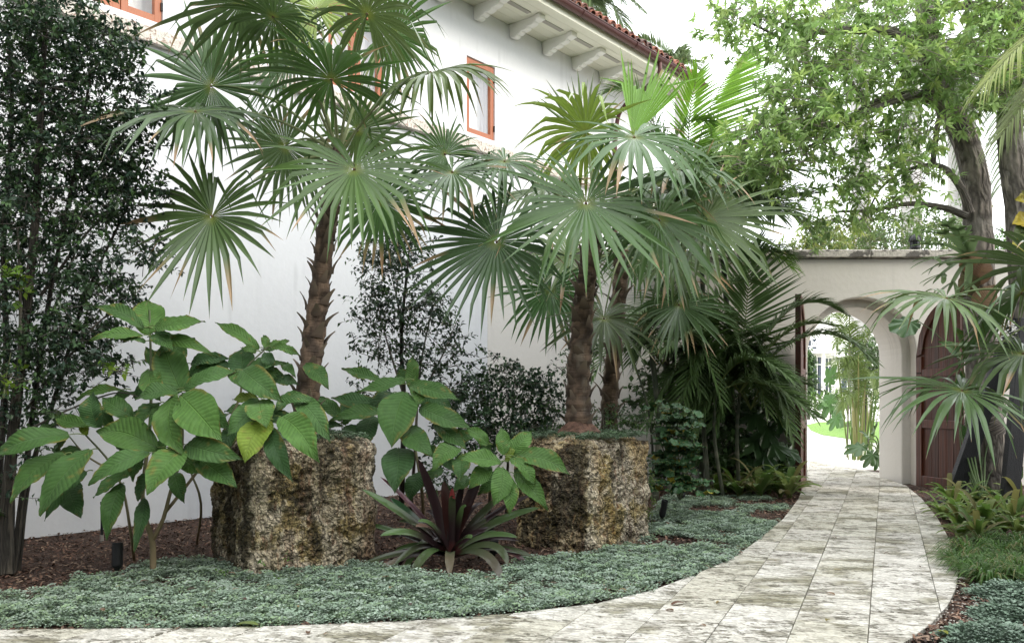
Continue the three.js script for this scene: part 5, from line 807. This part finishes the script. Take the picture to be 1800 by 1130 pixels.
bushy('far_greenery', 'pale green trees behind the far white house', 'tree', at(1480, 0, 75).setY(0), [[[at(1480, 0, 75).setY(0), at(1480, 560, 75)], .2, .1]], [[1440, 560, 75, 50, 40, 2, 120], [1500, 550, 75, 50, 40, 2, 120], [1540, 600, 75, 40, 60, 2, 120], [1390, 560, 75, 40, 40, 2, 80]], { per: 8, len: .4, wid: .3, twig: .7, cols: [[.12, .2, .05], [.09, .15, .04]], mat: M.tree }, undefined, 204, [.1, .08, .05]);
{                                                             // clump of tall yellow-green grass-like palm stems under the arch
  seed(205); const b = at(1505, 0, 19.5).setY(0), t = thing('drooping_clump', 'clump of tall thin yellow-green drooping stems seen through the arch', 'plant', b), mb = new MB();
  for (let k = 0; k < 34; k++) { const x = 1512 + gauss() * 22, tx = x + (x - 1508) * .6 + gauss() * 22, ty = rr(610, 760), B = at(x, 0, 19.5 + gauss() * .5).setY(0), E = at(tx, ty, 19.3 + gauss() * .8); strap(mb, B, B.clone().lerp(E, .6).add(V(0, .12, 0)), E, rr(.007, .018), mulc([[.16, .21, .06], [.11, .17, .05], [.24, .23, .1]][k % 3], rr(.7, 1.2)), { n: 8 }); }
  part(t, 'stems', mb, M.tree).userData.kind = 'stuff';
  for (const [ax, ay, bx, by, cx, cy] of [[1505, 720, 1495, 520, 1455, 560], [1505, 700, 1500, 510, 1470, 610], [1505, 690, 1530, 520, 1560, 600], [1508, 730, 1500, 600, 1462, 640], [1512, 730, 1510, 580, 1480, 660], [1512, 740, 1530, 600, 1545, 690], [1505, 740, 1505, 650, 1480, 720]]) { const m = new MB(); pinnate(m, at(ax, ay, 19.5), at(bx, by, 19.5), at(cx, cy, 19), { col: [.14, .2, .05], len: .45, n: 36, w: .016, droop: .9 }); part(t, 'frond', m, M.feather); }
}
{
  seed(206); for (const [b, list, label] of [[gr(1475, 752), [[1465, 690, 1448, 735, 26], [1470, 700, 1485, 750, 26], [1455, 680, 1470, 640, 27], [1462, 715, 1440, 700, 26], [1475, 725, 1460, 756, 25.5]], 'cut-leaf philodendron on the lawn seen through the arch'], [gr(1540, 822), [[1525, 780, 1486, 795, 16.2], [1535, 765, 1545, 740, 16.4], [1530, 770, 1515, 756, 16.4], [1540, 790, 1520, 820, 16], [1545, 800, 1540, 825, 16]], 'glossy lobed philodendron at the foot of the right arch jamb']]) {
    const t = thing('lobed_philodendron', label, 'plant', b, 'philodendrons beyond the arch'); for (const [x, y, tx, ty, d] of list) { const p = at(x, y, d); lobed(t, p, at(tx, ty, d - .2), V(rr(-.3, .3), .7, .6), .6, mulc([.06, .13, .035], rr(.8, 1.2)), 7); const st = new MB(); tube(st, bez(b, V((b.x + p.x) / 2, p.y, p.z), p, 6), [.02, .012], 5, [.1, .16, .05]); part(t, 'stalk', st, M.stem); }
  }
}

// ---------------------------------------------------------------- unseen trees added around the camera to block sky and sun and darken reflections
for (const [x, z, h, r, label, sd] of [[-9, 3.5, 8, 3, 'leafy shading tree added behind the camera, nearest the house', 401], [-4.5, 5.2, 6, 2.4, 'leafy shading tree added behind the camera, left of the middle', 402], [0, 5.6, 5.6, 2.4, 'leafy shading tree added straight behind the camera', 403], [4.2, 4, 5.8, 2.2, 'leafy shading tree added behind the camera, right of the middle', 404], [6, .6, 5.6, 2.1, 'leafy shading tree added right of the camera beside the path', 405], [6.4, -3, 5.4, 1.9, 'low leafy shading tree added just right of the picture', 407], [11, -4.6, 14, 3.2, 'tall leafy shading tree added right of the picture', 406]])
  bushy('added_tree', label, 'tree', V(x, 0, z), [[[V(x, -.05, z), V(x + .1, h * .3, z), V(x, h * .6, z)], .2, .1]], [[V(x, h * .66, z), r, h * .33, r, 420], [V(x, h * .28, z), r, h * .28, r, 300]], { per: 9, len: .45, wid: .34, twig: .6, cols: [[.05, .1, .03], [.07, .13, .04]], mat: M.tree, twigR: .012 }, 'added trees outside the picture', sd, [.1, .08, .06]);
bushy('dark_tree', 'dark small-leaved shading tree added left of the picture', 'tree', V(-5.3, 0, -4), [[[V(-5.3, -.05, -4), V(-5.2, 2, -4), V(-5.2, 5, -4)], .09, .04]], [[V(-5.2, 4.6, -4), 1.5, 2.6, 1.6, 500], [V(-5.2, 2, -4), 1.3, 1.6, 1.4, 260]], { per: 9, len: .2, wid: .3, twig: .3, cols: darkLeaf, twigR: .006 }, 'added trees outside the picture', 411, [.08, .07, .05]);  // second tree out of view, added to keep light off the lower left wall

// ---------------------------------------------------------------- bed: mulch, creeping cover, tufts, lamps, litter
const G2 = (px) => px.map((p) => { const q = gr(...p); return [q.x, -q.z]; });
const coverPoly = G2([[-260, 1112], [-260, 1050], [0, 1052], [85, 1042], [150, 1020], [255, 1000], [300, 988], [385, 985], [430, 1018], [560, 1008], [662, 996], [735, 1010], [800, 1022], [870, 1012], [930, 985], [1035, 978], [1140, 948], [1150, 905], [1175, 872], [1255, 862], [1330, 872], [1392, 884], [1372, 915], [1330, 952], [1280, 988], [1218, 1013], [1146, 1041], [1046, 1065], [898, 1083], [698, 1097], [498, 1105], [250, 1111]]);
const blockPoly = (B, m = .02) => { const P = (a, b) => [B.c[0] + B.u[0] * a + B.v[0] * b, B.c[1] + B.u[1] * a + B.v[1] * b]; return [P(-m, -m), P(B.su + m, -m), P(B.su + m, B.sv + m), P(-m, B.sv + m)]; };
const bp1 = blockPoly(B1), bp2 = blockPoly(B2);
const sprig = (sd, n, R, lw) => { seed(sd); const mb = new MB(); for (let k = 0; k < n; k++) { const a = k * 2.4 + rr(-.4, .4), r = R * Math.sqrt((k + .4) / n), p = V(Math.cos(a) * r, .006 + .018 * (1 - r / R) + rr(0, .008), Math.sin(a) * r), d = V(Math.cos(a), rr(.0, .5), Math.sin(a)).normalize(), nn = V(rr(-.5, .5), 1, rr(-.5, .5)).normalize(); tinyLeaf(mb, p, d, nn, lw * rr(.8, 1.3), lw * .42, mulc([1, 1, 1], rr(.75, 1.2))); } return mb.geo(); };
const sprigGeo = sprig(301, 14, .034, .0185);
function carpet(name, label, spots, cols, category = 'ground cover') {
  const im = new THREE.InstancedMesh(sprigGeo, M.cover, spots.length), m = new THREE.Matrix4(), q = new THREE.Quaternion(), c = new THREE.Color();
  spots.forEach(([x, y, z, s, k], i) => { q.setFromEuler(new THREE.Euler(rr(-.35, .35), rr(0, 6.28), rr(-.35, .35))); m.compose(V(x, y, z), q, V(s, s, s)); im.setMatrixAt(i, m); const b = cols[Math.floor(rnd() * cols.length)], f = k ?? rr(.75, 1.25); c.setRGB(b[0] * f, b[1] * f, b[2] * f); im.setColorAt(i, c); });
  im.name = numbered(name); im.userData = { label, category, kind: 'stuff' }; scene.add(im); return im;
}
const silver = [[.27, .35, .26], [.23, .31, .22], [.33, .4, .32], [.24, .33, .19]];
{
  seed(302); const xs = coverPoly.map((p) => p[0]), ys = coverPoly.map((p) => p[1]), x0 = Math.min(...xs), x1 = Math.max(...xs), y0 = Math.min(...ys), y1 = Math.max(...ys), spots = [];
  for (let k = 0; k < 160000 && spots.length < 38000; k++) {
    const x = rr(x0, x1), y = rr(y0, y1); const jx = x + gauss() * .05, jy = y + gauss() * .05; if (!inPoly(coverPoly, jx, jy) || inPoly(bp1, x, y) || inPoly(bp2, x, y) || inPoly(pathOutline, x, y)) continue;
    const f = fbm(x * 1.6, y * 1.6, 3, 4), far = sstep(6.4, 8.5, y), hole = sstep(.51, .58, f) * (.3 + .75 * far) + .5 * sstep(.52, .6, fbm(x * 6, y * 6, 9, 3)); if (rnd() < hole) continue;
    const m = fbm(x * 7, y * 7, 1, 3), tuft = n3(x * 26, y * 26, 4); if (tuft < .34 && rnd() < .8) continue; spots.push([x, (.1 * (m - .3) * (.35 + .65 * tuft)) * (1 - .5 * far) + rr(-.012, .018), -y, rr(.7, 1.3)]);
  }
  carpet('creeping_ground_cover', 'silvery green creeping ground cover between the bed and the path', spots, silver);
  // on the blocks
  for (const [B, h, label, n, cx, cy] of [[B1, 1.065, 'silvery green creeper growing over the top of the left stone block', 1300, .55, .4], [B2, 1.035, 'silvery green creeper growing over the top of the middle stone block', 1300, .5, .4]]) {
    const s = []; for (let k = 0; k < n; k++) { const a = rnd(), b = rnd(); if (fbm(a * 5 + n, b * 5, B.h * 9, 3) > .56) continue; const x = B.c[0] + B.u[0] * a * B.su + B.v[0] * b * B.sv, y = B.c[1] + B.u[1] * a * B.su + B.v[1] * b * B.sv; s.push([x, h + rr(-.02, .02), -y, rr(.7, 1.2)]); }
    carpet('block_top_creeper', label, s, [[.12, .18, .11], [.09, .15, .07], [.15, .2, .13]]);
  }
  for (const [px, py, r, label] of [[1785, 1052, .24, 'blue-green creeping cushion plant farthest of the three by the path'], [1785, 1088, .2, 'blue-green creeping cushion plant in the middle of the three by the path'], [1742, 1128, .2, 'blue-green creeping cushion plant at the bottom right corner']]) {
    const C = gr(px, py), s = []; for (let k = 0; k < 620; k++) { const a = rr(0, 6.283), q = Math.sqrt(rnd()) * (1 + .9 * (fbm(Math.cos(a) * 2 + px, Math.sin(a) * 2, 0, 2) - .5)); s.push([C.x + Math.cos(a) * q * r * 1.25, .06 * (1 - q * q) * (.5 + n3(a * 3, q * 6, px)) + rr(-.012, .02), C.z + Math.sin(a) * q * r * .8, rr(.7, 1.5)]); }
    carpet('cushion_plant', label, s, [[.2, .28, .2], [.17, .24, .17], [.24, .31, .24]], 'cushion plant').userData.kind = 'stuff';
  }
}
// shredded bark mulch
{
  seed(310); const chips = [0, 1, 2].map((v) => { const mb = new MB(), L = [.05, .035, .022][v], W = [.004, .006, .008][v]; strap(mb, V(-L / 2, 0, 0), V(0, .006, .002), V(L / 2, 0, 0), W, [1, 1, 1], { n: 3, even: true }); return mb.geo(); });
  const areas = [[-6, 5, 4.9, 14.2, 60000], [3, 9, 4.6, 13.5, 22000]], cols = [[.115, .058, .037], [.07, .038, .026], [.16, .09, .058], [.045, .028, .02], [.22, .15, .105]];
  chips.forEach((g, v) => {
    const m = new THREE.Matrix4(), q = new THREE.Quaternion(), c = new THREE.Color(), put = [];
    for (const [x0, x1, y0, y1, n] of areas) for (let k = 0; k < n / 3; k++) { const x = rr(x0, x1), y = y0 + (y1 - y0) * Math.pow(rnd(), 1.5); if (inPoly(pathOutline, x, y) || inPoly(bp1, x, y) || inPoly(bp2, x, y)) continue; const w = (x + 4.93) * .766 - (y - 8.4) * .643; if (w < .01 || Math.abs((x) / y) > .75) continue; put.push([x, y]); }
    const im = new THREE.InstancedMesh(g, M.chip ??= std({ color: 0xffffff, roughness: .95, side: THREE.DoubleSide }), put.length);
    put.forEach(([x, y], i) => { const s = rr(.7, 1.6); q.setFromEuler(new THREE.Euler(rr(-.4, .4), rr(0, 6.28), rr(-.35, .35))); m.compose(V(x, rr(-.006, .02), -y), q, V(s, s, s)); im.setMatrixAt(i, m); const b = cols[Math.floor(rnd() * 5)], f = rr(.7, 1.3); c.setRGB(b[0] * f, b[1] * f, b[2] * f); im.setColorAt(i, c); });
    im.name = ['long_bark_mulch', 'bark_mulch', 'fine_bark_mulch'][v]; im.userData = { label: ['long shreds of brown bark mulch over the planting beds', 'brown bark mulch chips over the planting beds', 'fine crumbs of brown bark mulch over the planting beds'][v], category: 'mulch', kind: 'stuff' }; scene.add(im);
  });
  const st = new MB(); const pg = new THREE.DodecahedronGeometry(.007), pts = []; for (let k = 0; k < 500; k++) { const p = gr(rr(1640, 1800), rr(1000, 1130)); if (!inPoly(pathOutline, p.x, -p.z)) pts.push(p); }
  const im = new THREE.InstancedMesh(pg, std({ color: 0xb9b3a8, roughness: .9 }), pts.length), m = new THREE.Matrix4(); pts.forEach((p, i) => { m.makeRotationY(rr(0, 6)); m.scale(V(rr(.5, 1.4), rr(.3, .7), rr(.5, 1.4))); m.setPosition(p.x, .012, p.z); im.setMatrixAt(i, m); }); im.name = 'pale_grit'; im.userData = { label: 'pale grit scattered in the mulch right of the path', category: 'grit', kind: 'stuff' }; scene.add(im);
}
// grass tufts right of the path
{
  const tuft = [0, 1].map((v) => { seed(320 + v); const mb = new MB(); for (let k = 0; k < 240; k++) { const a = rr(0, 6.283), r = .07 * Math.sqrt(rnd()), L = rr(.16, .3), o = V(Math.cos(a), 0, Math.sin(a)), b = o.clone().multiplyScalar(r), sp = rr(.35, 1); strap(mb, b, b.clone().addScaledVector(o, L * sp * .5).setY(L * .75), b.clone().addScaledVector(o, L * sp).setY(L * (.75 - .6 * sp)), .0035, mulc([[.07, .15, .03], [.1, .19, .04], [.2, .2, .08]][k % 7 === 0 ? 2 : k % 2], rr(.7, 1.3)), { n: 5, even: true }); } return mb.geo(); });
  seed(325); [[1705, 985], [1730, 1000], [1760, 985], [1715, 1015], [1755, 1015], [1785, 1000], [1740, 1030], [1790, 1030], [1690, 1000], [1775, 965], [1735, 965], [1800, 975], [1795, 1015]].forEach(([px, py], i) => { const o = new THREE.Mesh(tuft[i % 2], M.tree); o.name = numbered('grass_tuft'); o.position.copy(gr(px, py)); o.rotation.y = rr(0, 6); o.scale.setScalar(rr(.85, 1.2)); o.userData = { label: 'tuft of fine arching mondo grass in the clump right of the path', category: 'grass', group: 'mondo grass right of the path' }; scene.add(o); });
}
// small ferns and seedlings at the foot of the blocks
bushy('seedling', 'tiny bright green seedlings at the foot of the left stone block', 'plant', gr(400, 1010), [[[gr(395, 1012), gr(395, 1012).add(V(0, .06, 0))], .003, .002]], [[395, 1005, 6.5, 12, 8, .05, 6], [460, 985, 6.45, 10, 6, .03, 4], [498, 978, 6.5, 8, 6, .03, 3], [482, 1016, 6.4, 10, 5, .03, 4]], { per: 5, len: .025, wid: .3, twig: .03, cols: [[.12, .24, .04]], mat: M.tree }, undefined, 330, [.1, .15, .05]);
bushy('seedling', 'small bright creeper hanging on the right side of the middle stone block', 'plant', gr(1150, 940), [[[gr(1146, 940), gr(1146, 940).add(V(0, .4, 0))], .003, .002]], [[1144, 850, 8.6, 8, 40, .06, 22], [1140, 905, 8.5, 8, 20, .05, 8]], { per: 6, len: .03, wid: .3, twig: .05, cols: [[.1, .17, .04], [.14, .22, .05]], mat: M.tree }, undefined, 331, [.1, .15, .05]);

// black garden spot lamps, unlit
function spot(p, h, r, tilt, turn, label) {
  const t = thing('garden_spotlight', label, 'lamp', p, 'black garden spotlights'), add = (n, g) => { const o = new THREE.Mesh(g, M.black); o.name = n; t.add(o); return o; };
  const can = new THREE.LatheGeometry([[0, 0], [r * .7, 0], [r * .95, h * .08], [r, h * .14], [r, h * .98], [r * .93, h], [r * .9, h * .86], [0, h * .84]].map((q) => new THREE.Vector2(...q)), 20); can.rotateX(tilt); can.rotateY(turn); can.translate(0, .06, 0); add('can', can);
  const st = new THREE.CylinderGeometry(.012, .008, .1, 8); st.translate(0, .02, 0); add('stake', st); const kn = new THREE.CylinderGeometry(.02, .02, .03, 10); kn.rotateZ(Math.PI / 2); kn.translate(0, .06, 0); add('knuckle', kn);
}
spot(gr(205, 1012), .2, .042, -.12, .3, 'black cylinder garden spotlight under the large broad-leaved shrub');
spot(gr(1164, 918), .2, .036, .25, .6, 'black cylinder garden spotlight beside the middle stone block');
spot(gr(1200, 882), .17, .04, -.1, 0, 'black cylinder garden spotlight under the glossy shrub');
spot(gr(868, 985), .12, .04, .1, 0, 'black garden spotlight tucked beside the bromeliad');
{ const t = thing('irrigation_riser', 'thin black sprinkler riser in the mulch by the house wall', 'sprinkler', gr(178, 952)), add = (n, g, m) => { const o = new THREE.Mesh(g, m); o.name = n; t.add(o); }; add('riser_pipe', new THREE.CylinderGeometry(.012, .012, .36, 10).translate(0, .18, 0), M.black); add('pipe_collar', new THREE.CylinderGeometry(.017, .019, .07, 10).translate(0, .03, 0), std({ color: 0x9a938a, roughness: .7 })); add('nozzle', new THREE.CylinderGeometry(.016, .014, .03, 10).translate(0, .375, 0), M.black); }
// fallen leaves
{
  seed(340); for (const [px, py, L, turn, col, label] of [[435, 1108, .14, .2, [.2, .26, .06], 'long yellow-green fallen leaf at the path edge, bottom left'], [1192, 1070, .1, -.5, [.16, .08, .05], 'rolled brown fallen leaf at the path edge in the middle'], [1300, 978, .07, .8, [.3, .18, .13], 'pinkish brown fallen leaf on the ground cover'], [1272, 984, .08, -.3, [.05, .035, .03], 'dark fallen leaf beside the pinkish brown one'], [1095, 1050, .06, .6, [.28, .17, .08], 'small tan fallen leaf on the cover near the path'], [1207, 1022, .06, 0, [.1, .06, .04], 'small dark brown leaf on the left path edge'], [1605, 955, .05, .4, [.05, .04, .03], 'small black leaf lying on the path'], [1690, 1040, .08, 1.2, [.4, .4, .24], 'pale dry leaf on the mulch by the right path edge'], [1660, 1127, .07, 1.4, [.34, .36, .05], 'yellow leaf on the mulch at the bottom right'], [1560, 980, .05, .2, [.1, .06, .04], 'tiny brown leaf in the middle of the path'], [1455, 1100, .05, 2.2, [.22, .18, .06], 'tan leaf near the bottom of the path'], [1690, 1030, .1, .1, [.5, .48, .42], 'bleached leaf scrap at the right path edge']]) {
    const mb = new MB(), C = gr(px, py), y = inPoly(pathOutline, C.x, -C.z) ? .034 : .05, d = V(Math.cos(turn), 0, Math.sin(turn)); C.y = y; strap(mb, C.clone().addScaledVector(d, -L / 2), C.clone().add(V(0, .02, 0)), C.clone().addScaledVector(d, L / 2), L * .17, col, { n: 8 }); single('fallen_leaf', mb, M.tree, label, 'leaf', 'fallen leaves');
  }
}

{
  seed(350); const litter = (n, pick, y, label, group, cols) => { for (let k = 0, tries = 0; k < n && tries < 4000; tries++) { const p = pick(); if (!p) continue; const mb = new MB(), L = rr(.03, .065), t = rr(0, 6.28), d = V(Math.cos(t), rr(-.1, .1), Math.sin(t)); p.y = y; strap(mb, p.clone().addScaledVector(d, -L / 2), p.clone().add(V(0, rr(.006, .018), 0)), p.clone().addScaledVector(d, L / 2), L * rr(.14, .26), cols[k % cols.length], { n: 6 }); single('fallen_leaf', mb, M.tree, label, 'leaf', group); k++; } };
  const browns = [[.16, .09, .05], [.26, .16, .09], [.1, .06, .04], [.32, .24, .1]];
  litter(22, () => { const p = gr(rr(20, 1380), rr(870, 1100)); return inPoly(coverPoly, p.x, -p.z) && !inPoly(bp1, p.x, -p.z) && !inPoly(bp2, p.x, -p.z) ? p : null; }, .062, 'small brown fallen leaf caught in the creeping ground cover', 'leaves in the ground cover', browns);
  litter(16, () => { const p = gr(rr(500, 1680), rr(850, 1125)); return inPoly(pathOutline, p.x, -p.z) ? p : null; }, .03, 'small dry leaf scrap lying on the pale stone path', 'leaf scraps on the path', browns);
}

// ---------------------------------------------------------------- shadows on everything, draw
scene.traverse((o) => { if (o.isMesh) { o.castShadow = true; o.receiveShadow = true; } });
renderer.render(scene, camera);
